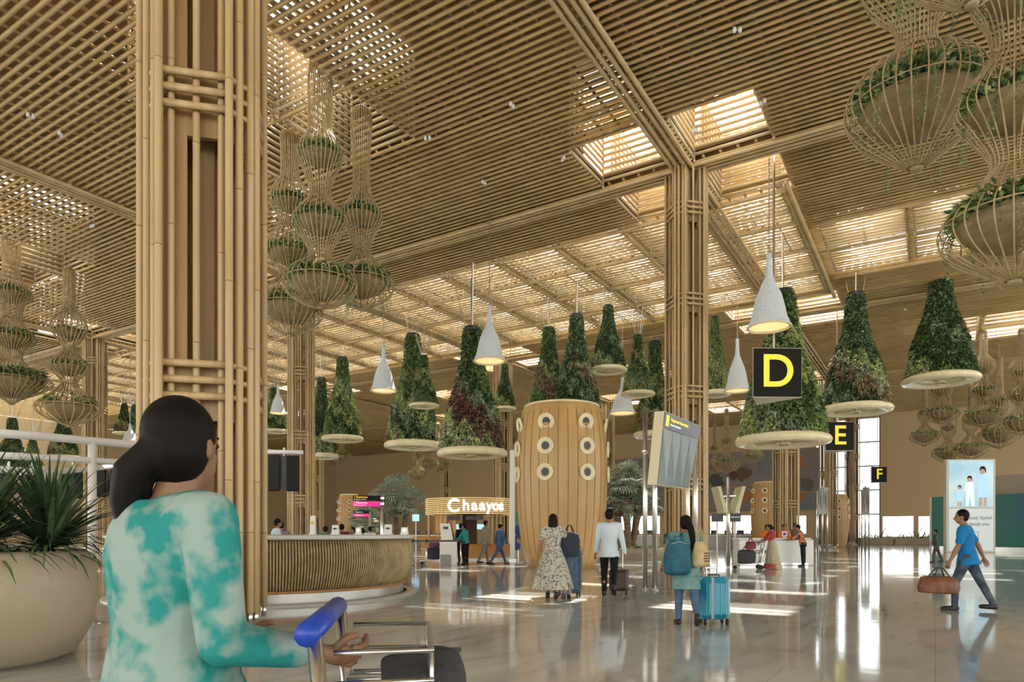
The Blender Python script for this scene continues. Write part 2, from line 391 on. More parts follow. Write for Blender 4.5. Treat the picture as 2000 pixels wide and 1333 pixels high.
def hangbar(p):                                 # slim steel bar across a light well for something hung in it
    u, v = Vector(p).dot(B), Vector(p).dot(A)
    for w in wells:
        if w[0] < u < w[1] and w[2] < v < w[3]:
            z = HC+WH-.08 if w[4] != 'band' else HC; m = MB(); m.rod(W(w[0]-.05, v, z), W(w[1]+.05, v, z), .03, 6); struct('trim_2', m, M_steel); return
# ------------------------------------------------------------ bamboo columns
random.seed(4)
a_ = .47; st = .15
PLAN = []                                          # plan positions of the outer poles (front face, then rotated)
for q in range(4):
    R = Matrix.Rotation(q*pi/2, 3, 'Z')
    for x, y, r in ((-a_, -.80, .057), (a_, -.80, .057), (a_+st*.82, -.80+st*.82, .055), (a_+st*1.7, -.80+st*1.7, .055),
                    (-.34, -.66, .05), (0, -.66, .052), (.34, -.66, .05)):
        p = R @ Vector((x, y, 0)); PLAN.append((p.x, p.y, r, q))
H_COL = HC-.05
def pole_mesh(r, seed):
    rnd = random.Random(seed); m = MB(); prof = [(r, .28)]; z = .28; zs = [z]; marks = []
    nxt = rnd.uniform(.6, 2.2)
    while z < H_COL:
        zz = min(H_COL, z+nxt); prof += [(r, zz-.02)]
        if zz < H_COL: prof += [(r*1.07, zz-.008), (r*1.07, zz+.008), (r, zz+.02)]; marks.append(zz)
        z = zz; nxt = rnd.uniform(1.9, 2.5)
    m.lathe(prof, 10, cap=True)
    for zz in marks: m.lathe([(r*1.02, zz-.014), (r*1.085, zz-.006), (r*1.085, zz+.004), (r*1.02, zz+.010)], 10, mi=1)
    return m.mesh('pole', [M_pole, M_node], True)
pmesh = [pole_mesh(.056, s) for s in range(6)]
def make_column(label, loc):
    root = thing('bamboo_column', label, 'column', loc, FACE-radians(0), 'bamboo clad columns')
    for i, (x, y, r, q) in enumerate(PLAN):
        o = bpy.data.objects.new('pole', pmesh[(i*5) % 6]); COL.objects.link(o); o.parent = root; o.location = (x, y, 0); o.scale = (r/.056, r/.056, 1); o.rotation_euler = (0, 0, i)
    for q in range(4):
        c = MB(); R = Matrix.Rotation(q*pi/2, 3, 'Z')
        for zc in (3.05, 6.45, 9.85, 13.2):
            for k in (-1, 0, 1):
                z = zc+k*.19; c.rod(R @ Vector((-a_+.03, -.765, z)), R @ Vector((a_-.03, -.765, z)), .045, 8)
                c.rod(R @ Vector((a_+.02, -.74, z)), R @ Vector((.74, -a_-.02, z)), .035, 8)
        c.build('tie_rod', M_pole, root, True)
    core = MB()
    for q in range(4):
        R = Matrix.Rotation(q*pi/2, 3, 'Z')
        core.box(R @ Vector((-.30, -.52, H_COL/2)), (.30, .05, H_COL), q*pi/2)
        core.box(R @ Vector((.36, -.5, H_COL/2)), (.16, .12, H_COL), q*pi/2)
        for zc in (3.05, 6.45, 9.85, 13.2): core.box(R @ Vector((0, -.5, zc-.1)), (.9, .08, .7), q*pi/2)
    core.build('core_panel', M_pole2, root)
    st_ = MB(); st_.box((0, 0, H_COL/2), (.3, .3, H_COL)); st_.build('steel_post', M_pole2, root)
    b = MB(); b.lathe([(.86, 0), (.86, .12), (.80, .16), (.0, .16)], 8); 
    b.build('base', mat('column_base', (.35, .30, .24), .35), root)
    for i, (x, y, r, q) in enumerate(PLAN):
        if i % 7 < 4:
            f = MB(); f.rod((x, y, .14), (x, y, .3), .04, 8); f.build('foot_pin', M_chrome, root, True)
    return root
col_specs = []
first = make_column('large bamboo column in the left foreground behind the walking woman', W(U0-SU, V0+.0))
first.location = at(402, 8.6); first.scale = (.81, .81, 1)
def add_col(i, j, label):
    c = copy_tree(first); c.location = W(U0+i*SU, V0+j*SV); c['label'] = label; return c
add_col(0, 0, 'tall bamboo column right of the barrel tower, behind the woman with the blue suitcase')
add_col(1, 0, 'bamboo column under the widest green cone planter, behind the help counter')
add_col(2, 0, 'bamboo column just left of the hanging letter E sign')
add_col(3, 0, 'slim distant bamboo column in front of the tall white window')
add_col(0, 1, 'bamboo column behind the curved rattan desk, right of the large foreground column')
add_col(0, 2, 'bamboo column at far left behind the white pipe frame')
add_col(1, 1, 'bamboo column just left of the barrel tower, behind the tea kiosk')
add_col(2, 1, 'bamboo column just right of the barrel tower behind the palm trees')
add_col(1, 2, 'slim bamboo column seen just right of the desk column, beside a white panel')
add_col(2, 2, 'distant bamboo column left of the tea kiosk roof')
add_col(1, 3, 'faint distant bamboo column at far left edge of the hall')
# ------------------------------------------------------------ hanging wicker planters
def spline(pts, n):
    """Catmull-Rom through (z, r) points"""
    out = []; P = [pts[0]] + list(pts) + [pts[-1]]
    for i in range(1, len(P)-2):
        for k in range(n):
            t = k/n; a, b, c, d = P[i-1], P[i], P[i+1], P[i+2]
            out.append(tuple(.5*((2*b[j]) + (-a[j]+c[j])*t + (2*a[j]-5*b[j]+4*c[j]-d[j])*t*t + (-a[j]+3*b[j]-3*c[j]+d[j])*t**3) for j in (0, 1)))
    out.append(tuple(pts[-1])); return out
def add_leaf(m, p, d, size, rnd, mi=0, w=.42, droop=.25):
    d = d.normalized(); up = Vector((0, 0, 1)); s = d.cross(up)
    if s.length < .05: s = Vector((1, 0, 0))
    s.normalize(); s = (s + d.cross(s)*rnd.uniform(-.9, .9)).normalized()
    tip = p + d*size - up*size*droop; mid = p + d*size*.5
    m.add([p, mid + s*size*w*.5, tip, mid - s*size*w*.5], [(0, 1, 2, 3)], mi)
def vine(m, p, length, rnd, mi=0, leaf=.05, step=.06):
    q = Vector(p); n = int(length/step); sw = Vector((rnd.uniform(-.02, .02), rnd.uniform(-.02, .02), 0))
    for k in range(n):
        q = q + Vector((0, 0, -step)) + sw*rnd.uniform(-.6, 1)
        for _ in range(2):
            an = rnd.uniform(0, 2*pi); add_leaf(m, q, Vector((cos(an), sin(an), -.3)), leaf*rnd.uniform(.7, 1.4), rnd, mi)
def planter_meshes(prof, nrib, rr, seed, fine=1.0, leafk=1.0, vines=1.0):
    """prof: list of (z, r, bowl?) from the top (0) down; returns part meshes"""
    rnd = random.Random(seed); pr = spline([(z, r) for z, r, b in prof], 5); parts = []
    c = MB()
    for i in range(nrib):
        a = 2*pi*i/nrib + rnd.uniform(-.02, .02); wob = rnd.uniform(.985, 1.015)
        c.tube([(cos(a)*max(r, .03)*wob, sin(a)*max(r, .03)*wob, z) for z, r in pr], rr, 5)
    parts.append(('cage', c.mesh('cage', M_rattan, True)))
    for z, r, b in prof:
        if b == 0 or b == 2:
            rg = MB(); rg.tube([(cos(2*pi*k/28)*r*.985, sin(2*pi*k/28)*r*.985, z) for k in range(28)], rr*.9, 5, closed=True)
            parts.append(('hoop', rg.mesh('hoop', M_rattan, True)))
    zt = prof[0][0]; cp = MB(); cp.lathe([(0, zt+.05), (prof[0][1]*.8, zt+.05), (prof[0][1]*.95, zt), (prof[0][1]*.95, zt-.12), (0, zt-.12)], 20); parts.append(('cap', cp.mesh('cap', M_rattan, True)))
    zb = prof[-1][0]; cp = MB(); cp.lathe([(0, zb-.05), (.10, zb-.05), (.11, zb+.05), (0, zb+.05)], 14); parts.append(('end_ring', cp.mesh('end_ring', M_rattan, True)))
    for z, r, b in prof:
        if b not in (1, 2): continue
        R = r*.80; bw = MB()
        bw.lathe([(0, z-R*.62), (R*.35, z-R*.56), (R*.72, z-R*.36), (R*.95, z-R*.10), (R, z+.02), (R*.94, z+.03), (R*.9, z-.04), (0, z-.04)], 26)
        parts.append(('bowl', bw.mesh('bowl', M_bowl, True)))
        f = MB(); n = int(420*r*leafk*fine*2.2)
        for k in range(n):
            an = rnd.uniform(0, 2*pi); q = sqrt(rnd.random())*R*.98; h = rnd.uniform(0, .3*r)
            p = Vector((cos(an)*q, sin(an)*q, z+h)); mi = rnd.choice((0, 0, 1, 1, 1, 2, 3))
            add_leaf(f, p, Vector((cos(an), sin(an), rnd.uniform(-.1, .9))), rnd.uniform(.12, .26)*(.6+.4*r), rnd, mi)
        for k in range(int(17*r*vines)):
            an = rnd.uniform(0, 2*pi); q = R*rnd.uniform(.98, 1.18)
            vine(f, (cos(an)*q, sin(an)*q, z+.05), rnd.uniform(.25, 1.05)*r, rnd, rnd.choice((0, 1, 3, 1)), .055)
        parts.append(('foliage', f.mesh('foliage', LEAVES[:4])))
    return parts, prof
def planter(parts, prof, label, px, d, pyb, s=1.0, group=None, zrot=0.0, top=None):
    """pyb: pixel row of the bottom ring"""
    z0 = prof[0][0]; zb = prof[-1][0]; p = at(px, d); base = zat(pyb, d)
    t = thing('hanging_planter', label, 'hanging planter', (p.x, p.y, base - zb*s), zrot, group, s)
    for n, me in parts:
        o = bpy.data.objects.new(n, me); COL.objects.link(o); o.parent = t
    zt = susp(p) if top is None else top; hangbar(p)
    c = MB(); L = (zt - (base - zb*s))/s
    if L > .1:
        c.rod((0, 0, 0), (0, 0, L), .012, 5)
        for k in range(3): c.rod((cos(k*2.1)*.1, sin(k*2.1)*.1, .02), (0, 0, .35), .008, 4)
        c.build('cable', M_grey, t)
    return t
P_A = [(0, .30, 2), (-.8, .37, 0), (-1.9, .36, 3), (-2.25, .37, 3), (-2.55, .52, 3), (-2.95, .70, 1), (-3.45, .50, 3), (-3.95, .33, 0), (-4.3, .36, 3), (-4.65, .62, 3), (-5.0, .82, 1), (-5.55, .52, 3), (-5.95, .34, 0), (-6.2, .42, 3), (-6.5, .86, 3), (-6.88, 1.12, 2), (-7.22, .98, 3), (-7.5, .55, 3), (-7.62, .12, 3)]
P_B = [(0, .20, 0), (-.15, .31, 3), (-.7, .33, 0), (-1.5, .27, 3), (-2.5, .27, 0), (-3.0, .40, 3), (-3.5, .68, 1), (-4.0, .46, 3), (-4.5, .28, 0), (-4.8, .36, 3), (-5.25, .75, 3), (-5.65, 1.02, 2), (-6.0, .95, 3), (-6.35, .45, 3), (-6.5, .12, 3)]
P_C = [(0, .33, 0), (-.9, .30, 3), (-1.5, .33, 0), (-1.9, .55, 3), (-2.4, .68, 1), (-2.85, .42, 3), (-3.2, .38, 3), (-3.7, .66, 3), (-4.2, .84, 1), (-4.6, .5, 3), (-4.95, .36, 0), (-5.5, .8, 3), (-6.1, 1.12, 2), (-6.5, 1.0, 3), (-6.95, .4, 3), (-7.05, .12, 3)]
P_D = [(0, .42, 0), (-.9, .40, 3), (-1.7, .38, 0), (-2.3, .52, 3), (-2.95, .95, 1), (-3.35, .62, 3), (-4.0, .44, 0), (-4.5, .56, 3), (-5.2, 1.12, 1), (-5.7, .62, 3), (-6.3, .5, 0), (-6.9, 1.1, 3), (-7.4, 1.82, 2), (-7.8, 1.4, 3), (-8.3, .5, 3), (-8.6, .1, 3)]
P_E = [(0, .16, 0), (-.8, .18, 3), (-1.3, .2, 0), (-1.75, .5, 3), (-2.1, .52, 1), (-2.6, .2, 0), (-2.9, .3, 3), (-3.3, .62, 1), (-3.8, .24, 0), (-4.2, .5, 3), (-4.65, .98, 2), (-5.0, .8, 3), (-5.3, .1, 3)]
P_F = [(0, .14, 0), (-1.2, .15, 3), (-2.0, .2, 0), (-2.4, .44, 1), (-2.8, .42, 3), (-3.2, .18, 0), (-3.6, .46, 3), (-4.1, 1.0, 2), (-4.5, .75, 3), (-4.85, .1, 3)]
mA, pA = planter_meshes(P_A, 30, .016, 1, 1.3, 1, 2.2); mB_, pB = planter_meshes(P_B, 28, .016, 2, 1.3, 1, 2.2); mC, pC = planter_meshes(P_C, 30, .016, 3, 1.3, 1, 2.4)
P_G = [(0, .3, 2), (-.8, .34, 0), (-1.4, .45, 3), (-1.9, .86, 1), (-2.5, .75, 3), (-3.0, .36, 3), (-3.45, .33, 0), (-3.62, .5, 3), (-3.95, .95, 3), (-4.42, 1.12, 2), (-4.9, .88, 3), (-5.35, .35, 3), (-5.5, .14, 3)]
mG, pG = planter_meshes(P_G, 32, .0135, 11, 1.6, 1.2, 2.4)
P_H = [(0, .4, 2), (-.7, .42, 3), (-1.1, .62, 1), (-1.6, .40, 3), (-2.1, .34, 0), (-2.5, .62, 3), (-2.95, .85, 1), (-3.35, .62, 3), (-3.9, .34, 0), (-4.3, .6, 3), (-4.85, 1.08, 2), (-5.3, .95, 3), (-5.7, .4, 3), (-5.85, .14, 3)]
mH, pH = planter_meshes(P_H, 30, .0135, 12, 1.5, 1.2, 2.0)
mD, pD = planter_meshes(P_D, 34, .018, 4); mE, pE = planter_meshes(P_E, 22, .018, 5, .6, .6, .6); mF, pF = planter_meshes(P_F, 20, .018, 6, .6, .6, .6)
G1 = 'rattan cage planters hanging from the ceiling'
planter(mA, pA, 'tallest of the three rattan cage planters beside the large foreground column, full length in view', 625, 21.0, 600, 1.0, G1)
planter(mB_, pB, 'rattan cage planter with a closed round top, rightmost of the cluster beside the foreground column', 706, 23.0, 604, 1.04, G1)
planter(mC, pC, 'rattan cage planter half hidden behind the foreground column, lowest of its cluster', 566, 24.0, 655, 1.0, G1, 1)
planter(mE, pE, 'rattan cage planter with wide lower bowl at left, in front of a column', 135, 33.0, 832, 1.42, G1)
planter(mD, pD, 'leafy rattan cage planter at the far left edge, with plants spilling over', 22, 32.5, 790, .93, G1)
planter(mG, pG, 'large rattan cage planter with trailing vines hanging at upper right, bowl seen from below', 1790, 12.4, 328, 1.05, G1)
planter(mH, pH, 'rattan cage planter at the right edge with a three-tier stack of bowls', 1982, 10.4, 548, .92, G1, .5)
planter(mG, pG, 'rattan cage planter at the top right corner of which only the ribbed underside shows', 1898, 8.7, 8, .78, G1, 2)
for k, (me, px, d, pyb, s, lb) in enumerate([
    ((mE, pE), 1921, 46, 835, 1.22, 'leftmost of the tall far-right rattan planters, hanging below the bright ceiling slot'),
    ((mF, pF), 1952, 49, 876, 1.35, 'slim far-right rattan planter behind the tall one, with a wide bottom bowl'),
    ((mE, pE), 1996, 43, 850, 1.25, 'far-right rattan planter cut by the right picture edge'),
    ((mE, pE), 1838, 47, 828, 1.12, 'rattan planter directly below the green cone nearest the right edge'),
    ((mF, pF), 1806, 50, 872, 1.0, 'small rattan planter lowest left of the far-right cluster'),
    ((mF, pF), 1852, 52, 906, 1.1, 'small rattan planter hanging lowest, just above the fashion poster'),
    ((mF, pF), 1896, 48, 899, 1.1, 'small rattan planter just above the top right corner of the fashion poster'),
    ((mF, pF), 1419, 60, 925, 1.15, 'distant rattan planter between the large column and the green cone, above the mural'),
    ((mF, pF), 1470, 66, 905, 1.0, 'distant leafy rattan planter under the left rim of the widest cone'),
    ((mF, pF), 1396, 67, 925, 1.0, 'distant rattan planter right against the large column right of the barrel tower'),
    ((mF, pF), 817, 60, 945, 1.0, 'distant rattan planter under the second green cone, left of the tea kiosk'),
    ((mF, pF), 838, 64, 922, 1.0, 'distant dark rattan planter beside the pale one left of the tea kiosk'),
    ((mF, pF), 668, 70, 905, 1.0, 'faint distant rattan planter below the green cone right of the desk column'),
    ((mF, pF), 862, 76, 925, 1.0, 'faint distant rattan planter above the roof of the tea kiosk')]):
    planter(*me, lb, px, d, pyb, s, G1, k*.4)
# ------------------------------------------------------------ green cone planters
CP = [(0, 1.12), (.15, 1.03), (.35, .85), (.5, .64), (.65, .44), (.8, .31), (1.0, .25)]    # (height, radius) of unit cone, R = 1, H = 3.15
def cone_r(t):
    for (a, ra), (b, rb) in zip(CP, CP[1:]):
        if t <= b: return ra+(rb-ra)*(t-a)/(b-a)
    return CP[-1][1]
CH = 3.05
def cone_foliage(seed, scheme, n=13000):
    rnd = random.Random(seed); f = MB(); k = 0
    core = MB(); f.lathe([(cone_r(t)*.80, t*CH) for t in [i/10 for i in range(11)]], 20, mi=0)
    while k < n:
        t = rnd.random()
        if rnd.random() > cone_r(t)*1.02: continue
        k += 1; an = rnd.uniform(0, 2*pi); r = cone_r(t)*rnd.uniform(.80, .93)
        band = (an/(2*pi) + t*1.1 + .06*sin(9*an+5*t)) % 1.0
        if scheme == 0: mi = [1, 1, 6, 2, 4, 4, 3, 0][int(band*8)] if t < .66 else rnd.choice((0, 0, 1))
        elif scheme == 1: mi = [2, 1, 1, 5, 5, 2, 0, 3][int(band*8)] if t < .66 else rnd.choice((0, 1))
        elif scheme == 2: mi = rnd.choice((0, 0, 0, 3)) if t > .5 else [0, 0, 3, 0, 5, 6, 2, 0][int(band*8)]
        else: mi = [1, 2, 2, 3, 1, 1, 0, 2][int(band*8)] if t < .75 else rnd.choice((0, 1))
        if rnd.random() < .22: mi = rnd.choice((0, 1, 3))
        p = Vector((cos(an)*r, sin(an)*r, t*CH)); grassy = scheme in (1, 2) and mi == 5
        d = Vector((cos(an), sin(an), rnd.uniform(-.7, .9))) + Vector((rnd.uniform(-.7, .7), rnd.uniform(-.7, .7), 0))
        add_leaf(f, p, d, rnd.uniform(.09, .16)*(1.6 if grassy else 1), rnd, mi, .2 if grassy else .6, .35)
    return f.mesh('foliage', LEAVES)
CF = [cone_foliage(10+i, i) for i in range(4)]
rim = MB(); rim.lathe([(1.0, .06), (1.10, .05), (1.17, 0), (1.19, -.05), (1.15, -.11), (.98, -.13), (.74, -.09), (.70, -.02), (.80, .02)], 40); RIM = rim.mesh('rim', M_rim, True)
dif = MB(); dif.lathe([(0, -.05), (.35, -.05), (.72, -.06), (.72, -.02), (0, -.02)], 32); DIF = dif.mesh('underside', M_rim, True)
frm = MB()
for k in range(3): frm.rod((.75*cos(k*2.1), .75*sin(k*2.1), -.05), (.12*cos(k*2.1), .12*sin(k*2.1), -.10), .03, 6)
frm.lathe([(.16, -.13), (.20, -.11), (.16, -.04)], 12); FRM = frm.mesh('lamp_frame', M_rim, True)
top = MB(); top.lathe([(.24, CH-.04), (.27, CH+.02), (.26, CH+.08), (0, CH+.10)], 16); TOP = top.mesh('collar', M_dark, True)
def cone(label, px, d, py_top, py_rim, wpx, sch, rot=0.0, lean=0.0):
    p = at(px, d); R = wpx/F*d/2/1.19; z0 = zat(py_rim, d); z1 = zat(py_top, d)
    t = thing('cone_planter', label, 'green cone planter', (p.x, p.y, z0), rot, 'green planted cones hanging from the ceiling', (R, R, (z1-z0)/CH))
    for n, me in (('foliage', CF[sch]), ('rim', RIM), ('underside', DIF), ('lamp_frame', FRM), ('collar', TOP)):
        o = bpy.data.objects.new(n, me); COL.objects.link(o); o.parent = t
    hangbar(p); sz = (z1-z0)/CH; top_z = (susp(p)-z0)/sz; c = MB(); q = top_z-CH
    if q > .05:
        for k in range(4):
            an = k*pi/2+.5; c.rod((.2*cos(an), .2*sin(an), CH), (min(.95, .2+q*.25)*cos(an), min(.95, .2+q*.25)*sin(an), min(top_z, CH+1.5)), .018/R, 4)
        c.rod((0, 0, CH), (0, 0, top_z), .022/R, 5); c.build('cable', M_steel, t)
    return t
cone('green cone planter, smaller, left part of the row, right of the desk column', 669, 50, 702, 856, 82, 3, 1.0)
cone('green cone planter with lime and plum bands, behind a small cone', 806, 42, 658, 868, 112, 1, .3)
cone('small green cone planter hanging in front of the lime and plum banded one', 828, 38, 697, 792, 60, 3, 2.0)
cone('large green cone planter with a plum red diagonal band, left of the barrel tower', 922, 33, 646, 883, 139, 0, 2.75)
cone('small slim green cone planter in front of a column, left of the barrel tower', 986, 52, 714, 798, 46, 2, .5)
cone('green cone planter behind the left half of the barrel tower top', 1072, 40, 645, 822, 94, 1, 4.0)
cone('green cone planter rising behind the right half of the barrel tower top', 1126, 37, 620, 806, 102, 2, 4.2)
cone('dark green cone planter hanging high to the right above the barrel tower', 1188, 38, 600, 722, 74, 2, 0.0)
cone('small green cone planter with wide rim left of the tall column', 1246, 40, 657, 769, 66, 3, 3.0)
cone('green and cream cone planter partly hidden by the tall column', 1279, 47, 672, 848, 84, 1, 1.5)
cone('green cone planter just right of the tall column', 1397, 42, 622, 768, 60, 3, 5.0)
cone('widest green cone planter, behind the hanging letter D sign', 1529, 31, 575, 858, 178, 3, 2.2)
cone('green cone planter with bronze grass, above the hanging letter E sign', 1671, 36, 578, 798, 134, 2, 2.2)
cone('green cone planter nearest the right edge, dark with pale lower leaves', 1837, 37, 530, 740, 136, 2, 5.3)
cone('dark green cone planter half hidden behind the desk column', 628, 52, 742, 890, 66, 2, 1.1)
cone('green cone planter peeking out between the foreground column and the desk column', 536, 46, 760, 842, 56, 3, 1.1)
cone('small green cone planter high behind the desk column', 614, 66, 742, 797, 34, 3, .1)
cone('dark green cone planter at far left edge behind the white pipes', 24, 50, 820, 925, 64, 2, .4)
cone('narrow green cone planter behind the white pipes at far left', 64, 56, 850, 912, 40, 3, .4)
cone('green cone planter below the rattan cage, behind the white pipes', 124, 52, 806, 892, 58, 2, 1.4)
cone('green cone planter just left of the foreground column', 243, 56, 790, 846, 42, 2, 2.4)
cone('green cone planter touching the left edge of the foreground column', 262, 62, 792, 846, 36, 3, 3.4)
cone('green cone planter seen through the foreground column poles', 404, 44, 775, 866, 50, 3, 3.4)
# ------------------------------------------------------------ white lace bell lamps
def lace_mat():
    m = mat('white_lace', (.70, .76, .80), .6); n = m.node_tree; p = n.nodes['Principled BSDF']; t = n.nodes.new('ShaderNodeTexCoord')
    v = n.nodes.new('ShaderNodeTexVoronoi'); v.inputs['Scale'].default_value = 8; v.feature = 'DISTANCE_TO_EDGE'
    r = n.nodes.new('ShaderNodeValToRGB'); r.color_ramp.elements[0].position = .10; r.color_ramp.elements[0].color = (.70, .76, .80, 1)
    r.color_ramp.elements[1].position = .34; r.color_ramp.elements[1].color = (.58, .64, .69, 1)
    n.links.new(t.outputs['Object'], v.inputs[0]); n.links.new(v.outputs[0], r.inputs[0]); n.links.new(r.outputs[0], p.inputs['Base Color']); return m
M_lace = lace_mat()
bl = MB(); prof_b = [(1.0, 0), (.97, .03), (.80, .42), (.68, .95), (.56, 1.35), (.36, 1.75), (.18, 2.15), (.13, 2.7), (.12, 3.1), (.0, 3.12)]
bl.lathe(prof_b, 32); bl.lathe([(.93, .04), (.76, .42), (.64, .95), (.5, 1.3), (0, 1.5)][::-1], 32); BELL = bl.mesh('lace_shade', M_lace, True)
br = MB(); br.lathe([(.93, .04), (1.0, .04), (1.03, 0), (1.0, -.03), (.9, -.02), (.93, .04)], 32); BR = br.mesh('rim', M_rim, True)
bd = MB(); bd.lathe([(0, .1), (.5, .1), (.9, .05), (.5, .13), (0, .16)], 24); BD = bd.mesh('diffuser', mat('lamp_diffuser', (.9, .75, .45), .4, emit=((1, .72, .32), .5)), True)
def bell(label, px, d, pyt, pyb, wpx):
    p = at(px, d); R = wpx/F*d/2; z0 = zat(pyb, d); z1 = zat(pyt, d)
    t = thing('bell_lamp', label, 'hanging lamp', (p.x, p.y, z0), 0, 'white lace bell lamps hanging from the ceiling', (R, R, (z1-z0)/3.12))
    for n, me in (('lace_shade', BELL), ('rim', BR), ('diffuser', BD)):
        o = bpy.data.objects.new(n, me); COL.objects.link(o); o.parent = t
    hangbar(p); c = MB(); c.rod((0, 0, 3.1), (0, 0, (susp(p)-z0)/((z1-z0)/3.12)), .02/R, 6); c.build('rod', M_steel, t)
    for k in range(3):
        pass
bell('white lace bell lamp in front of the large plum banded cone', 956, 28, 598, 706, 64)
bell('white lace bell lamp between the first and second green cones', 749, 38, 676, 764, 52)
bell('largest white lace bell lamp, above the hanging letter D sign', 1502, 24.5, 496, 640, 83)
bell('white lace bell lamp left of the letter D sign, right of the tall column', 1440, 36, 662, 764, 50)
bell('white lace bell lamp low beside the right shoulder of the barrel tower', 1216, 43, 738, 808, 52)
bell('white lace bell lamp half hidden behind the left side of the desk column', 543, 42, 752, 808, 32)
bell('small white lace bell lamp left of the foreground column above the pipes', 254, 50, 828, 862, 30)
# ------------------------------------------------------------ hanging letter signs
def text_mesh(name, s, size, depth, m, parent, loc, rot=(pi/2, 0, 0), align='CENTER', sx=1.0, shear=0.0, off=0.0):
    cu = bpy.data.curves.new(name, 'FONT'); cu.body = s; cu.size = size; cu.extrude = depth; cu.align_x = align; cu.align_y = 'CENTER'; cu.shear = shear; cu.offset = off
    o = bpy.data.objects.new(name, cu); COL.objects.link(o); dg = bpy.context.evaluated_depsgraph_get()
    me = bpy.data.meshes.new_from_object(o.evaluated_get(dg)); bpy.data.objects.remove(o)
    me.materials.clear(); me.materials.append(m); o = bpy.data.objects.new(name, me); COL.objects.link(o)
    if parent is not None: o.parent = parent
    o.location = loc; o.rotation_euler = rot; o.scale = (sx, 1, 1); return o
M_sign = mat('sign_black', (.014, .013, .011), .6, spec=.15); M_signside = mat('sign_edge', (.62, .56, .42), .5)
def sign(ch, px, d, py0, py1, rot, label):
    p = at(px, d); z0 = zat(py1, d); z1 = zat(py0, d); s = z1-z0
    t = thing('letter_sign', label, 'sign', (p.x, p.y, z0), rot)
    b = MB(); h = s/2; y1 = s*.8; vs = [(-h, 0, 0), (h, 0, 0), (-.1*s, y1, 0), (-h, 0, s), (h, 0, s), (-.1*s, y1, s)]
    b.add(vs, [(0, 2, 1), (3, 4, 5), (0, 1, 4, 3), (1, 2, 5, 4), (2, 0, 3, 5)]); b.build('prism_body', M_signside, t)
    f = MB(); f.box((0, -.02, s/2), (s*.97, .04, s*.97)); f.build('face_panel', M_sign, t)
    text_mesh('letter', ch, s*.92, .015, M_yellow, t, (.0, -.05, s*.5), sx=1.0, off=s*.012)
    hangbar((p.x, p.y+.3, 0)); r = MB(); r.rod((0, .3, s), (0, .3, susp(p)-z0), .045, 8); r.build('rod', M_steel, t)
sign('D', 1518, 25.1, 680, 777, FACE*.15, 'black hanging sign with a large yellow letter D')
sign('E', 1640, 42.0, 824, 881, FACE*.2, 'black hanging sign with a yellow letter E')
sign('F', 1717, 74.0, 912, 943, FACE*.2, 'small black hanging sign with a yellow letter F')
# ------------------------------------------------------------ bamboo barrel towers
def barrel_mat():
    m = mat('barrel_veneer', (.56, .35, .13), .4, noise=((.48, .29, .10), (3, 3, .5), 4, .35, .65)); return m
M_barrel = barrel_mat(); M_seam = mat('barrel_seam', (.22, .13, .05), .6)
def barrel(label, px, d, pyt, pyb, wpx, rot, cut=1.0):
    p = at(px, d); z1 = zat(pyt, d); R = wpx/F*d/2; H = z1
    t = thing('barrel_tower', label, 'air tower', (p.x, p.y, 0), rot, 'bamboo barrel air towers')
    pr = [(0, .70), (.02, .745), (.08, .83), (.18, .90), (.33, .965), (.5, .995), (.62, 1.0), (.75, .985), (.86, .95), (.95, .89), (.985, .85), (1.0, .80)]
    def rad(z):
        q = z/H
        for (a, ra), (b, rb) in zip(pr, pr[1:]):
            if q <= b: return R*(ra+(rb-ra)*(q-a)/(b-a))
        return R*.8
    pp = [(R*r, H*z) for z, r in [(z_, r_) for r_, z_ in [(rr, zz) for zz, rr in spline(pr, 4)]]]
    m = MB(); m.lathe(pp, 64); m.add([(0, 0, H)], []); m.lathe([(R*.80, H), (R*.74, H+.05), (R*.7, H), (R*.7, H-.4), (0, H-.4)], 64)
    m.build('shell', M_barrel, t, True)
    s = MB(); ns = 30
    for k in range(ns):
        a = 2*pi*k/ns; s.tube([(cos(a)*(rad(z)+.002), sin(a)*(rad(z)+.002), z) for z in [H*.01+H*.98*i/22 for i in range(23)]], .013, 4)
    s.build('seam', M_seam, t)
    rr = MB(); rr.lathe([(R*.80, H-.02), (R*.83, H+.03), (R*.78, H+.07), (R*.72, H+.03)], 48); rr.build('top_ring', M_rim, t, True)
    k8 = 7
    for a_i in range(k8):
        for row in (.875, .73, .575):
            z = H*row; an = 2*pi*a_i/k8; r0 = rad(z); q = R*.18
            sl = atan2(rad(z+.2)-rad(z-.2), .4)
            R3 = Matrix.Rotation(an, 3, 'Z') @ Matrix.Rotation(pi/2-sl*1, 3, 'Y')
            n = MB(); vs = [(q, 0), (q, .05), (q*.92, .075), (q*.80, .05), (q*.72, .03), (q*.66, .06), (q*.56, .06), (q*.5, .02), (q*.42, -.03)]
            n.lathe(vs, 24); n.v = [tuple(R3 @ Vector(v) + Vector((cos(an)*r0, sin(an)*r0, z))) for v in n.v]; o = n.build('nozzle', M_rim, t, True)
            n = MB(); n.lathe([(q*.46, .012), (0, .012)], 18); n.v = [tuple(R3 @ Vector(v) + Vector((cos(an)*r0, sin(an)*r0, z))) for v in n.v]; n.build('opening', M_black, o)
    return t
barrel('large bamboo barrel tower with round air nozzles in the middle of the hall', 1097, 25.0, 797, 1115, 178, radians(-62.4))
barrel('small distant barrel tower behind the curved desk, beside the pink direction sign', 682, 48.0, 968, 1068, 44, radians(-90+15))
barrel('barrel tower half hidden behind the bamboo column with the widest cone', 1499, 54.0, 944, 1068, 62, radians(-90-30))
barrel('narrow distant barrel tower behind the columns left of the tall window', 1628, 62.0, 968, 1066, 56, radians(-90-5))
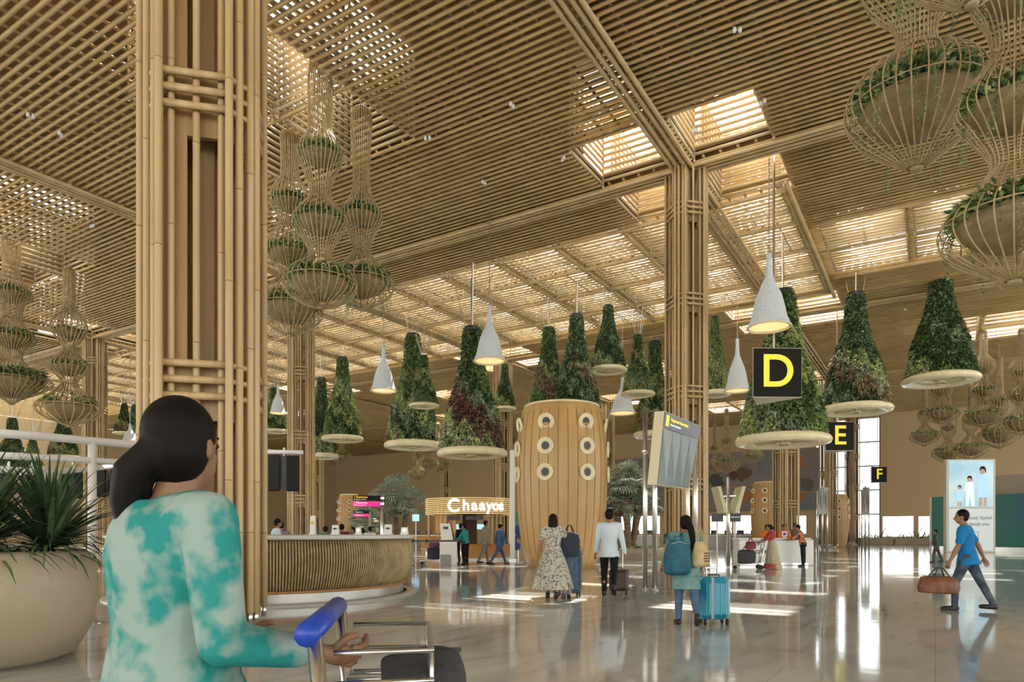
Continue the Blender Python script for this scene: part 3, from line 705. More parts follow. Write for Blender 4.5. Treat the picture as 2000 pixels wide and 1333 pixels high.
# ------------------------------------------------------------ people
def remesh(mb, name, vox, m, parent, smooth=4, extra=None):
    me = mb.mesh(name, m); o = bpy.data.objects.new(name, me); COL.objects.link(o)
    r = o.modifiers.new('r', 'REMESH'); r.mode = 'VOXEL'; r.voxel_size = vox; r.use_smooth_shade = True
    s = o.modifiers.new('s', 'SMOOTH'); s.iterations = smooth; s.factor = .6
    dg = bpy.context.evaluated_depsgraph_get(); me2 = bpy.data.meshes.new_from_object(o.evaluated_get(dg)); bpy.data.objects.remove(o)
    if extra is not None:                        # finer pieces (fingers) joined into the same mesh
        x = MB(); x.v = [tuple(v.co) for v in me2.vertices]; x.f = [tuple(p.vertices) for p in me2.polygons]; x.m = [0]*len(x.f)
        x.add(extra.v, extra.f); me2 = x.mesh(name, m, True)
    me2.materials.clear(); me2.materials.append(m); me2.name = name
    o = bpy.data.objects.new(name, me2); COL.objects.link(o); o.parent = parent; return o
SKIN = mat('skin', (.30, .155, .085), .5); SKIN_L = mat('skin_light', (.42, .24, .14), .5); HAIR = mat('black_hair', (.008, .006, .005), .6, spec=.15)
SHOE = mat('dark_shoe', (.02, .018, .018), .4); EYE_M = mat('eye', (.03, .02, .02), .2); LIP = mat('lip', (.24, .09, .07), .5)
def cloth(name, c, c2=None, sc=8, lo=.4, hi=.6): return mat(name, c, .8, spec=.2, noise=((c2 or tuple(k*.78 for k in c)), (sc,)*3, 3, lo, hi), bump=(30, .15))
def hand(mb, fine, wrist, d, side, r, grip=False, H=1.7):
    """palm in mb, fingers in fine; d = forearm direction"""
    d = Vector(d).normalized(); k = H/1.7
    lat = d.cross(Vector((0, 0, 1)));
    if lat.length < .2: lat = Vector((0, 1, 0))
    lat.normalize(); lat = (lat*.25 + Vector((0, 1, 0))*.9); lat = (lat - d*lat.dot(d)).normalized(); nrm = d.cross(lat).normalized()*(-side)
    pc = wrist + d*.045*k; mb.caps(wrist, wrist+d*.03*k, .024*k, .026*k, 8)
    R = Matrix((lat, nrm, d)).transposed(); mb.ell(pc+d*.01*k, (.040*k, .017*k, .05*k), 10, 7, R)
    for i, (off, ln) in enumerate(((-.030, .062), (-.010, .076), (.011, .080), (.031, .070))):
        p = pc + d*.048*k + lat*off*k; cu = (1.0 if grip else .32); q = d; pts = [p-d*.02*k]
        for s_ in range(3):
            pts.append(p); ang = cu*(.6+.25*s_); q = (q*cos(ang) + nrm*(-sin(ang))*(-1)).normalized(); p = p + q*ln*k*(.42, .32, .26)[s_]
        pts.append(p); fine.tube(pts, [.0095*k, .0095*k, .009*k, .008*k, .0065*k][:len(pts)], 7)
    p = pc - d*.01*k + lat*.034*k; q = (d*.6 + lat*.7 + nrm*.35).normalized(); pts = [p-q*.01*k, p+q*.03*k, p+q*.03*k+(q*.4+d*.8).normalized()*.028*k]
    fine.tube(pts, [.012*k, .0105*k, .008*k], 7)
def person(label, px, d, H, yaw, top=None, legs=None, P=None, hair='short', skin=None, shoes=None, skirt=None, sleeve=1.0, vox=.014, foot_y=None, name='person', group=None, extra=None, build=1.0):
    """yaw: 0 looks away from the camera (+Y), 180 towards it. P: pose dict. top/legs/skirt: materials"""
    P = P or {}; skin = skin or SKIN; p0 = at(px, d)
    t = thing(name, label, 'person', (p0.x, p0.y, 0), radians(yaw), group)
    lean = radians(P.get('lean', 2)); hz = .53*H
    J = {}
    legj = {}
    for s, nm in ((-1, 'l'), (1, 'r')):
        a, k, ab = [radians(x) for x in P.get('leg_'+nm, (0, 2, 2))]
        hip = Vector((s*.052*H, 0, 0)); th = Vector((s*sin(ab), sin(a), -cos(a))).normalized()
        kn = hip + th*.245*H; sh = Vector((s*sin(ab)*.5, sin(a-k), -cos(a-k))).normalized(); an = kn + sh*.235*H; legj[nm] = [hip, kn, an, a-k]
    low = min(legj['l'][2].z, legj['r'][2].z); base = -low + .045*H
    off = Vector((0, 0, base))
    for nm in legj: legj[nm][:3] = [v+off for v in legj[nm][:3]]
    hipc = off.copy(); RL = Matrix.Rotation(-lean, 3, 'X'); tw = Matrix.Rotation(radians(P.get('twist', 0)), 3, 'Z')
    def up(x, y, z): return hipc + RL @ (tw @ Vector((x*build, y, z)))   # z above the hips in metres
    neck = up(0, -.005*H, .295*H); headc = up(0, .018*H, .0) + RL @ Vector((0, 0, .385*H)); hr = .0655*H
    hy = Matrix.Rotation(radians(P.get('head', 0)), 3, 'Z'); hd = RL @ hy
    sho = {'l': up(-.107*H, 0, .27*H), 'r': up(.107*H, 0, .27*H)}; arm = {}
    for s, nm in ((-1, 'l'), (1, 'r')):
        f, ab, el, inn = [radians(x) for x in P.get('arm_'+nm, (0, 8, 12, 0))]
        u = Vector((s*sin(ab), sin(f)*cos(ab), -cos(f)*cos(ab))); e = sho[nm] + u*.172*H
        fd = Vector((s*sin(ab)*cos(el)-s*sin(inn), sin(f+el), -cos(f+el))).normalized(); w = e + fd*.145*H; arm[nm] = (sho[nm], e, w, fd)
    # body: one continuous surface
    b = MB(); fine = MB(); n = 12
    RR = RL @ tw
    def torso(mb, g, lo=-.06, hi=.30):
        secs = [(-.075, .088, .066), (-.02, .098, .074), (.05, .088, .066), (.10, .080, .058), (.16, .088, .062), (.215, .099, .066), (.26, .102, .058), (.285, .075, .048), (.30, .035, .036)]
        mb.rings([(up(0, 0, z*H), (rx*H)*build+g, ry*H*build+g, RR) for z, rx, ry in secs if lo <= z <= hi], 18)
        if g > .015: mb.rings([(up(0, 0, z*H), rx*H*build, ry*H*build, RR) for z, rx, ry in ((max(lo, -.085), .120, .102), (-.02, .113, .090), (.03, .100, .078))], 18)
        if hi > .26:
            mb.caps(up(-.085*H, 0, .262*H), up(.085*H, 0, .262*H), .042*H+g, .042*H+g, 10)
    torso(b, 0); b.caps(neck-Vector((0, 0, .01*H)), headc-RL @ Vector((0, 0, .03*H)), .032*H, .031*H, 10)
    b.ell(headc+hd @ Vector((0, -.006*H, .010*H)), (.0455*H, .054*H, .060*H), 18, 12, hd); b.ell(headc+hd @ Vector((0, .016*H, -.026*H)), (.034*H, .036*H, .040*H), 14, 8, hd)
    b.caps(headc+hd @ Vector((0, .050*H, .004*H)), headc+hd @ Vector((0, .061*H, -.014*H)), .006*H, .0095*H, 8)
    for s in (-1, 1): b.ell(headc+hd @ Vector((s*.046*H, -.004*H, -.006*H)), (.006*H, .012*H, .018*H), 8, 6, hd)
    for s, nm in ((-1, 'l'), (1, 'r')):
        hip, kn, an, ft = legj[nm]
        b.caps(hip+Vector((0, 0, -.01*H)), kn, .050*H, .031*H, n); b.caps(kn, (kn+an)/2+Vector((0, -.006*H, 0)), .031*H, .029*H, n); b.caps((kn+an)/2+Vector((0, -.006*H, 0)), an, .029*H, .019*H, n)
        fa = max(-.9, min(.5, ft)); fd = Vector((s*.08, cos(fa*.9), sin(fa*.9))).normalized()
        if an.z < .075*H: fd = Vector((s*.12, 1, 0)).normalized()
        b.caps(an+Vector((0, -.012*H, -.022*H)), an+fd*.085*H+Vector((0, 0, -.027*H)), .022*H, .016*H, n)
        S, e, w, f_ = arm[nm]
        b.caps(S, e, .030*H, .023*H, n); b.caps(e, e+(w-e)*.35, .024*H, .024*H, n); b.caps(e+(w-e)*.35, w, .024*H, .0155*H, n)
        hand(b, fine, w, f_, s, 1, P.get('grip_'+nm, False), H)
    remesh(b, 'body', vox*.9, skin, t, 3, fine)
    e_ = MB()
    for s in (-1, 1):
        q = MB(); q.ell(headc+hd @ Vector((s*.019*H, .0440*H, .004*H)), (.0075*H, .004*H, .0045*H), 8, 6, hd); q.build('eye', EYE_M, t, True)
        q = MB(); q.tube([headc+hd @ Vector((s*(.010+.020*i/3)*H, (.0470-.0035*i)*H, (.015+.002*sin(i))*H)) for i in range(4)], .0022*H, 5); q.build('eyebrow', HAIR, t)
    q = MB(); q.ell(headc+hd @ Vector((0, .0505*H, -.033*H)), (.013*H, .005*H, .004*H), 8, 6, hd); q.build('mouth', LIP, t, True)
    # hair
    h = MB(); h.ell(headc+hd @ Vector((0, -.014*H, .018*H)), (.051*H, .057*H, .058*H), 18, 12, hd)
    if hair in ('long', 'pony', 'bun', 'braid', 'bob'): h.ell(headc+hd @ Vector((0, -.022*H, -.005*H)), (.052*H, .048*H, .058*H), 16, 10, hd)
    if hair == 'short': h.ell(headc+hd @ Vector((0, -.026*H, -.008*H)), (.044*H, .036*H, .042*H), 14, 8, hd)
    if hair == 'bob': h.rings([(headc+hd @ Vector((0, -.028*H, z*H)), r*H, r*.72*H, hd) for z, r in ((.03, .05), (-.01, .056), (-.06, .058), (-.115, .05), (-.13, .03))], 14)
    if hair == 'long': h.rings([(headc+RL @ Vector((0, -.036*H, z*H)), r*H, r*.45*H, RL) for z, r in ((.0, .05), (-.06, .058), (-.12, .062), (-.2, .05), (-.27, .02))], 14)
    if hair == 'pony':
        pts = P.get('pony') or [(0, -.06, .03), (.0, -.085, -.0), (.0, -.08, -.09), (.0, -.075, -.2), (.0, -.07, -.28)]
        h.tube([headc+hd @ (Vector(q)*H) for q in pts], [.026*H, .03*H, .028*H, .022*H, .016*H if len(pts) > 5 else .006*H, .006*H][:len(pts)], 10)
    if hair in ('bun', 'braid'): h.ell(headc+hd @ Vector((0, -.068*H, -.018*H)), (.034*H, .030*H, .032*H), 12, 8, hd)
    remesh(h, 'hair', vox*.8, HAIR, t, 3)
    # clothes
    if legs:
        m = MB(); torso(m, .010, -.08, .06)
        for s, nm in ((-1, 'l'), (1, 'r')):
            hip, kn, an, ft = legj[nm]; wide = P.get('wide', 1.0)
            m.caps(hip, kn, .052*H+.010, (.034*H+.010)*wide, n); m.caps(kn, an+(an-kn)*-.03, (.033*H+.010)*wide, (.024*H+.008)*wide, n)
        remesh(m, 'trousers', vox, legs, t, 3)
    if top:
        m = MB(); torso(m, .016, P.get('hem', -.02), .30)
        if P.get('tunic'):
            L = P['tunic']; m.rings([(up(0, -.01*z*H, -z*H)+Vector((0, (legj['l'][1].y+legj['r'][1].y-2*hipc.y)*.25*min(1, z/.24), 0)), (.098+.11*z)*H+.012, (.074+.13*z)*H+.012, RR) for z in [L, L*.75, L*.5, L*.25, -.03, -.06]], 20)
        for s, nm in ((-1, 'l'), (1, 'r')):
            S, e, w, f_ = arm[nm]
            if sleeve <= 1: m.caps(S, S+(e-S)*min(1, sleeve*1.0), .033*H+.012, .030*H+.010, n)
            if sleeve > 1: m.caps(S, e, .033*H+.012, .027*H+.010, n); m.caps(e, e+(w-e)*min(1, (sleeve-1)), .027*H+.010, .021*H+.008, n)
        remesh(m, P.get('topname', 'shirt'), vox, top, t, 3)
    if skirt:
        ms, z1, z2, w2 = skirt; m = MB(); nn = 48; vs = []; hh = 14
        for i in range(hh+1):
            q = i/hh; z = z1+(z2-z1)*q; rx = (.092+(w2-.092)*q**.8)*H; ry = rx*(.78+.15*q)
            for k in range(nn):
                a = 2*pi*k/nn; fo = 1+.05*q*sin(9*a+2*q)+.025*q*sin(14*a)
                vs.append(hipc+Vector((cos(a)*rx*fo, sin(a)*ry*fo+P.get('sway', 0)*q*q, (z-.53)*H)))
        m.add(vs, [(j*nn+k, j*nn+(k+1) % nn, (j+1)*nn+(k+1) % nn, (j+1)*nn+k) for j in range(hh) for k in range(nn)])
        m.build('skirt', ms, t, True)
    if shoes is not False:
        for s, nm in ((-1, 'l'), (1, 'r')):
            hip, kn, an, ft = legj[nm]; m = MB(); fa = max(-.9, min(.5, ft)); fd = Vector((s*.08, cos(fa*.9), sin(fa*.9))).normalized()
            if an.z < .075*H: fd = Vector((s*.12, 1, 0)).normalized()
            q = an+Vector((0, -.014*H, -.024*H)); m.caps(q, an+fd*.095*H+Vector((0, 0, -.028*H)), .028*H, .021*H, n); m.caps(an+Vector((0, 0, .0)), q, .026*H, .027*H, n)
            lowz = min(v[2] for v in m.v)
            if lowz < .002: m.v = [(v[0], v[1], max(v[2], .002)) for v in m.v]
            remesh(m, 'shoe', vox*.8, shoes or SHOE, t, 2)
    t['hands'] = 0; del t['hands']
    return t, dict(arm=arm, head=headc, up=up, neck=neck, hip=hipc, legs=legj)
def inv_world(t, v): return Matrix.Rotation(t.rotation_euler.z, 3, 'Z') @ Vector(v) + t.location
M_pole_steel = M_steel
def suitcase(label, loc, rz, size, m, stripe=None, handle=.35, tilt=0.0, name='suitcase'):
    t = thing(name, label, 'suitcase', loc, rz); t.rotation_euler = (radians(tilt), 0, rz); w, dp, h = size
    b = MB(); b.box((0, 0, .07+h/2), (w, dp, h), bev=min(w, dp)*.28); o = b.build('shell', m, t)
    md = o.modifiers.new('b', 'BEVEL'); md.width = .012; md.segments = 2
    for sy in (-1, 1):
        for k in range(4): z = MB(); z.box((-w*.36+k*w*.24, sy*(dp/2+.002), .07+h/2), (.012, .01, h*.78)); z.build('ridge', stripe or M_grey, t)
    s = MB(); s.box((0, 0, .07+h/2), (w*1.012, .016, h*1.008), bev=.004); s.build('zip_band', stripe or M_grey, t)
    for sx in (-1, 1):
        for sy in (-1, 1):
            q = MB(); q.rod((sx*w*.38-.012, sy*dp*.34, .035), (sx*w*.38+.012, sy*dp*.34, .035), .034, 12); q.box((sx*w*.38, sy*dp*.34, .07), (.03, .05, .03)); q.build('wheel', M_rubber, t)
    q = MB(); q.rod((-w*.2, dp*.3, .07+h), (-w*.2, dp*.3, .07+h+handle), .009, 6); q.rod((w*.2, dp*.3, .07+h), (w*.2, dp*.3, .07+h+handle), .009, 6); q.rod((-w*.24, dp*.3, .07+h+handle), (w*.24, dp*.3, .07+h+handle), .014, 8); q.build('pull_handle', M_steel, t)
    q = MB(); q.tube([(-.08, 0, .07+h-.005), (-.07, 0, .07+h+.03), (.07, 0, .07+h+.03), (.08, 0, .07+h-.005)], .010, 6); q.build('carry_handle', M_black, t)
    return t
# 1 --- walking woman in the foreground
KURTA = cloth('teal_print', (.34, .46, .41), (.03, .30, .28), 9, .46, .60); GREYP = cloth('grey_print', (.42, .43, .42), (.30, .36, .34), 12)  # kurta colours lowered to include the shade around the foreground walker
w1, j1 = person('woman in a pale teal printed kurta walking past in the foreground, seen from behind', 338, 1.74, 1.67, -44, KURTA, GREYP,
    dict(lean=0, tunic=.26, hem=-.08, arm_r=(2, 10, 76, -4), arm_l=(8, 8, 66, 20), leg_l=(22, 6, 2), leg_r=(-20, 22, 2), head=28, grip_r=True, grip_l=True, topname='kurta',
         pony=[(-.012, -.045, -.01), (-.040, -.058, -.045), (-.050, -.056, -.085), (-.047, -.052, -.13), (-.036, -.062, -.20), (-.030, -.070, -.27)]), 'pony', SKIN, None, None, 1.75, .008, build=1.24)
# cart pushed by her
def cart(label, loc, rz, s=1.0, bar=None, bags=()):
    t = thing('luggage_cart', label, 'luggage cart', loc, rz, 'airport luggage carts')     # handle at -Y, front at +Y
    f = MB()
    for sx in (-1, 1):
        f.tube([(sx*.26, -.48, 1.02), (sx*.26, -.44, .6), (sx*.26, -.36, .24), (sx*.2, .55, .17)], .018, 8)
    f.rod((-.2, .55, .17), (.2, .55, .17), .018, 8); f.rod((-.26, -.38, .28), (.26, -.38, .28), .014, 8); f.rod((-.26, -.45, .72), (.26, -.45, .72), .014, 8)
    for k in range(-2, 3): f.rod((k*.09, -.36, .23), (k*.075, .55, .17), .008, 6)
    for k in range(-2, 3): f.rod((k*.1, -.45, .72), (k*.1, -.37, .25), .007, 6)
    f.build('frame', M_steel, t, True)
    h = MB(); h.rod((-.30, -.49, 1.03), (.30, -.49, 1.03), .028, 10); h.build('handle_bar', bar or M_blue, t, True)
    for sx in (-1, 1):
        q = MB(); q.rod((sx*.24-.02, -.36, .09), (sx*.24+.02, -.36, .09), .088, 14); q.build('wheel', M_rubber, t); q = MB(); q.rod((sx*.24, -.36, .09), (sx*.24, -.36, .25), .014, 6); q.build('fork', M_steel, t)
    q = MB(); q.rod((-.02, .45, .07), (.02, .45, .07), .068, 14); q.build('wheel', M_rubber, t)
    q = MB(); q.rod((0, .45, .07), (0, .45, .18), .014, 6); q.build('fork', M_steel, t)
    bk = MB()
    for z in (.84, .91, .98):
        bk.tube([(-.25, -.44, z), (-.24, -.22, z), (.24, -.22, z), (.25, -.44, z)], .007, 5)
    for k in range(6): bk.rod((-.22+k*.088, -.22, .84), (-.22+k*.088, -.22, .98), .006, 5)
    for k in range(6): bk.rod((-.22+k*.088, -.22, .84), (-.22+k*.088, -.45, .84), .006, 5)
    bk.build('basket', M_steel, t, True); return t
M_blue = mat('blue_plastic', (.02, .07, .50), .35); M_darkbag = mat('dark_grey_fabric', (.045, .045, .048), .8, bump=(50, .4))
hr = inv_world(w1, j1['arm']['r'][2]+j1['arm']['r'][3]*.09); hl = inv_world(w1, j1['arm']['l'][2]+j1['arm']['l'][3]*.09)
def softbag(name, label, cat, loc, rz, size, m, tilt=0.0, handles=True, strap_m=None, group=None):
    t = thing(name, label, cat, loc, rz, group); t.rotation_euler = (0, radians(tilt), rz); w, dp, h = size; b = MB()
    b.rings([((0, 0, z*h), w/2*k, dp/2*k2) for z, k, k2 in ((0, .86, .8), (.05, .96, .95), (.4, 1, 1), (.7, .98, .86), (.92, .92, .55), (1, .84, .2))], 24)
    for i, v in enumerate(b.v):
        x, y = v[0]/(w/2), v[1]/(dp/2)
        b.v[i] = (v[0]*(1+.10*(1-abs(x))) + .012*sin(v[2]*30+x*4), v[1]*(1+.18*abs(x)*(1-abs(x))*2), v[2]+.015*sin(x*3+1)*(v[2]/h))
    remesh(b, 'bag_body', .012, m, t, 4)
    z = MB(); z.box((0, 0, h*1.0), (w*.78, .012, .012)); z.build('zip', M_black, t)
    if handles:
        for s in (-1, 1):
            q = MB(); q.tube([(-w*.22, s*dp*.30, h*.62), (-w*.18, s*dp*.2, h*1.05), (-w*.06, s*.02, h*1.05+.12), (w*.06, s*.02, h*1.05+.12), (w*.18, s*dp*.2, h*1.05), (w*.22, s*dp*.30, h*.62)], .011, 6); q.build('handle', strap_m or m, t, True)
    return t
c1 = cart('luggage cart with a bright blue handle bar pushed by the foreground woman', (0, 0, 0), 0)
c1.rotation_euler = (0, 0, radians(-82)); c1.location = Vector((.0, 1.84, 0))
softbag('travel_bag', 'black travel bag on the cart in the foreground at the bottom edge', 'bag', (-.24, 1.86, .25), radians(8), (.26, .34, .68), M_darkbag, 0, False)
# 2 --- man in white shirt
WSH = cloth('white_shirt', (.62, .70, .74), (.56, .64, .69), 3); BLKT = cloth('black_trousers', (.012, .012, .016))
m2, j2 = person('man in a white shirt and black trousers walking away, right of the barrel tower', 1190, 13.6, 1.80, -12, WSH, BLKT,
    dict(lean=2, leg_l=(16, 0, 2), leg_r=(-22, 30, 2), arm_r=(-12, 12, 14, 0), arm_l=(8, 10, 20, 0), hem=-.08, grip_r=True), 'short', SKIN, None, None, 1.9)
M_brn = mat('brown_case', (.075, .04, .03), .45); p = at(1209, 13.9)
suitcase('small dark brown wheeled suitcase behind the man in the white shirt', (p.x, p.y, 0), radians(-8), (.38, .24, .44), M_brn, M_brn, .42)
# 3 --- woman in floral dress
FLOR = cloth('floral_print', (.52, .50, .42), (.16, .15, .12), 26, .48, .62)
w3, j3 = person('woman in a long ruffled floral dress in front of the barrel tower', 1080, 13.2, 1.66, -8, FLOR, None,
    dict(lean=2, leg_l=(8, 4, 2), leg_r=(-12, 16, 2), arm_r=(14, 20, 30, 0), arm_l=(-6, 12, 14, 0), hem=-.02, grip_r=True, sway=-.03), 'bob', SKIN, None, (FLOR, .60, .115, .235), .55)
DEN = cloth('denim_blue', (.10, .15, .22)); p = at(1115, 13.5)
suitcase('slim denim blue suitcase beside the woman in the floral dress', (p.x, p.y, 0), radians(10), (.40, .26, .92), DEN, DEN, .04)
p = at(1112, 13.3); softbag('backpack', 'dark navy backpack strapped on the denim blue suitcase', 'backpack', (p.x, p.y-.05, .80), radians(5), (.40, .24, .46), mat('navy_fabric', (.012, .02, .035), .7), 0, True)
p = at(1098, 13.0); suitcase('low grey brown cabin case beside the floral dress hem', (p.x, p.y, 0), radians(10), (.34, .2, .24), mat('taupe_fabric', (.16, .13, .11), .7), M_grey, .1)
# 4 --- woman with backpack
TEALK = cloth('teal_kurta', (.13, .27, .26), (.22, .36, .33), 7); JEANS = cloth('jeans', (.10, .17, .28))
w4, j4 = person('woman in a teal kurta with a teal backpack, walking away beside the blue suitcase', 1340, 9.25, 1.53, -6, TEALK, JEANS,
    dict(lean=3, tunic=.20, hem=-.08, leg_l=(10, 4, 1), leg_r=(-16, 30, 1), arm_r=(4, 22, 30, 30), arm_l=(10, 14, 40, 0), topname='kurta', grip_r=True,
         pony=[(.02, -.06, .0), (.035, -.085, -.05), (.045, -.085, -.12), (.05, -.085, -.2), (.05, -.075, -.30)]), 'pony', SKIN, None, None, 1.8, .011, build=1.06)
BPK = mat('teal_backpack', (.015, .13, .19), .7, noise=((.01, .09, .14), (6, 6, 6), 2, .4, .6), bump=(40, .4))
p = at(1322, 8.99); bpk = thing('backpack', 'large teal backpack worn on the back of the woman beside the blue suitcase', 'backpack', (p.x, p.y, .70), radians(2))
q = MB(); q.rings([((0, -.02, z), rx, ry) for z, rx, ry in ((0, .13, .08), (.03, .175, .115), (.15, .185, .13), (.3, .17, .12), (.4, .14, .10), (.47, .07, .06))], 20); remesh(q, 'main_compartment', .012, BPK, bpk, 3)
q = MB(); q.rings([((0, -.14, z), rx, ry) for z, rx, ry in ((.03, .10, .03), (.06, .13, .05), (.18, .13, .05), (.24, .09, .03))], 16); remesh(q, 'front_pocket', .01, BPK, bpk, 2)
q = MB(); q.tube([(-.04, -.02, .45), (-.03, -.03, .50), (.03, -.03, .50), (.04, -.02, .45)], .009, 6); q.build('grab_handle', BPK, bpk)
for s in (-1, 1):
    q = MB(); q.tube([(s*.08, .03, .42), (s*.09, .07, .52), (s*.10, .13, .545), (s*.105, .20, .52), (s*.11, .24, .40)], .017, 6); q.build('shoulder_strap', BPK, bpk)
q = MB(); q.tube([(-.1, -.11, .41), (0, -.135, .44), (.1, -.11, .41)], .006, 5); q.build('zip', M_grey, bpk)
TOTE = mat('straw_tote', (.60, .47, .24), .8, noise=((.48, .36, .17), (9, 9, 9), 3, .4, .6), bump=(60, .4)); p = at(1368, 9.05)
tb = thing('tote_bag', 'cream straw tote bag on the right shoulder of the backpack woman', 'bag', (p.x, p.y, .80), radians(25))
q = MB(); q.rings([((0, 0, z), rx, ry) for z, rx, ry in ((0, .09, .05), (.03, .125, .075), (.15, .13, .085), (.28, .10, .06), (.34, .08, .03))], 20); remesh(q, 'tote_body', .01, TOTE, tb, 3)
for s in (-1, 1):
    q = MB(); q.tube([(-.05, s*.02, .31), (-.05, s*.02, .45), (-.02, s*.015, .56), (.02, s*.015, .45), (.05, s*.02, .31)], .008, 6); q.build('strap', TOTE, tb)
q = MB()
for k in range(4): q.box((.035, -.085, .08+k*.035), (.09, .01, .014), bev=0)
q.build('embroidery', mat('dark_red_thread', (.16, .05, .05), .8), tb)
BLUC = mat('turquoise_shell', (.015, .30, .42), .28, noise=((.01, .24, .36), (4, 4, 4), 1, .45, .55), coat=.3); p = at(1394, 9.35)
suitcase('large turquoise hard shell suitcase with a grey band, right of the backpack woman', (p.x, p.y, 0), radians(4), (.40, .27, .58), BLUC, BLUC, .12)
q = MB(); q.box((p.x-.055, p.y-.137, .37), (.035, .012, .56)); q.build('strap', M_grey, None); bpy.data.objects['strap.002' if 'strap.002' in bpy.data.objects else 'strap']
o_ = [o for o in bpy.data.objects if o.name.startswith('strap') and o.parent is None][0]; sc_ = [o for o in bpy.data.objects if o.get('label', '').startswith('large turquoise')][0]
o_.parent = sc_; o_.matrix_parent_inverse = (Matrix.Translation(sc_.location) @ Matrix.Rotation(sc_.rotation_euler.z, 4, 'Z')).inverted()
# 5 --- man in blue t-shirt
BLUT = cloth('blue_tshirt', (.02, .22, .50), (.015, .18, .44), 5)
m5, j5 = person('man in a blue t-shirt striding left with a brown duffel bag', 1890, 11.0, 1.70, 52, BLUT, cloth('dark_jeans', (.045, .06, .085), (.10, .13, .16), 6),
    dict(lean=5, leg_l=(22, 20, 1), leg_r=(-23, 2, 1), arm_l=(14, 10, 10, 0), arm_r=(-32, 16, 12, 0), hem=-.075, grip_l=True, head=10), 'short', SKIN, None, None, .75, .011)
hl5 = inv_world(m5, j5['arm']['l'][2] + j5['arm']['l'][3]*.07)
TAN = mat('tan_leather', (.22, .075, .025), .5, noise=((.15, .05, .018), (6, 6, 6), 2, .4, .6), bump=(30, .3)); p = at(1858, 10.55)
softbag('duffel_bag', 'brown leather duffel bag held by the man in the blue t-shirt', 'bag', (p.x, hl5.y-.05, .29), radians(6), (.70, .30, .27), TAN, 3, True, M_black)
# 6 --- small guard
DGR = cloth('dark_uniform', (.04, .04, .038), (.10, .10, .09), 14)
person('small distant person in a dark top left of the fashion poster', 1829, 29.0, 1.45, 60, DGR, DGR, dict(leg_l=(14, 10, 2), leg_r=(-14, 8, 2), arm_l=(10, 30, 70, 0), arm_r=(0, 20, 60, 0)), 'short', None, None, None, 1.5, .02)
# 7 --- sari woman with cart
SARI = cloth('sari_beige', (.46, .40, .26), (.52, .46, .32), 10); SARIR = cloth('sari_red', (.40, .07, .06), (.55, .16, .10), 16)
w7, j7 = person('woman in a beige sari with a red border pushing a loaded cart to the left', 1508, 23.6, 1.60, 82, cloth('red_blouse', (.45, .06, .06)), None,
    dict(lean=6, arm_l=(35, 8, 30, 0), arm_r=(35, 8, 30, 0), leg_l=(10, 2, 2), leg_r=(-12, 8, 2), sway=-.05, grip_l=True, grip_r=True), 'bun', SKIN, False, (SARI, .66, .02, .19), .9, .016)
q = MB(); q.lathe([(.305, .02), (.315, .06), (.285, .20)], 36, sy=.92); o = q.build('border', SARIR, w7, True)
q = MB(); q.rings([((-.10+.1*k, -.04-.02*k, 1.30-.30*k), .085, .035) for k in range(3)] + [((.12, -.13, .5), .1, .03), ((.12, -.18, .16), .12, .03)], 10); q.build('sash', SARIR, w7, True)
p = at(1462, 23.4); c7 = cart('luggage cart with blue handle loaded with bags, pushed by the woman in the sari', (p.x, p.y, 0), radians(80))
p = at(1458, 23.3); softbag('travel_bag', 'black travel bag lying on the cart of the woman in the sari', 'bag', (p.x, p.y, .22), radians(0), (.62, .4, .46), M_darkbag, 0)
p = at(1466, 23.3); softbag('travel_bag', 'dark red bag on top of the black bag on the sari woman\'s cart', 'bag', (p.x, p.y, .70), radians(0), (.36, .28, .26), mat('dark_red_fabric', (.20, .03, .04), .7), 0)
# 8.. --- people at the help counter
OR = cloth('orange_shirt', (.75, .20, .05)); HIV = mat('orange_vest', (.60, .20, .06), .7, noise=((.04, .04, .06), (9, 9, 9), 1, .48, .52))
person('person in an orange top standing behind the help counter, left of the sari woman', 1497, 27.4, 1.62, 180, OR, BLKT, dict(), 'bun', None, None, None, 1.4, .02)
person('person in an orange top behind the middle of the help counter', 1531, 27.6, 1.64, 170, OR, BLKT, dict(arm_l=(20, 8, 60, 0), arm_r=(20, 8, 60, 0)), 'short', None, None, None, 1.4, .02)
person('person in a dark checked shirt behind the right part of the help counter', 1553, 28.4, 1.68, 160, cloth('dark_check', (.05, .04, .06), (.2, .16, .18), 20), BLKT, dict(arm_l=(20, 8, 60, 0)), 'short', None, None, None, 1.4, .02)
person('person in an orange safety vest leaning at the right end of the help counter', 1568, 25.6, 1.62, 60, HIV, BLKT, dict(lean=14, arm_l=(40, 10, 40, 0), arm_r=(30, 10, 50, 0)), 'short', None, None, None, 1.5, .02)
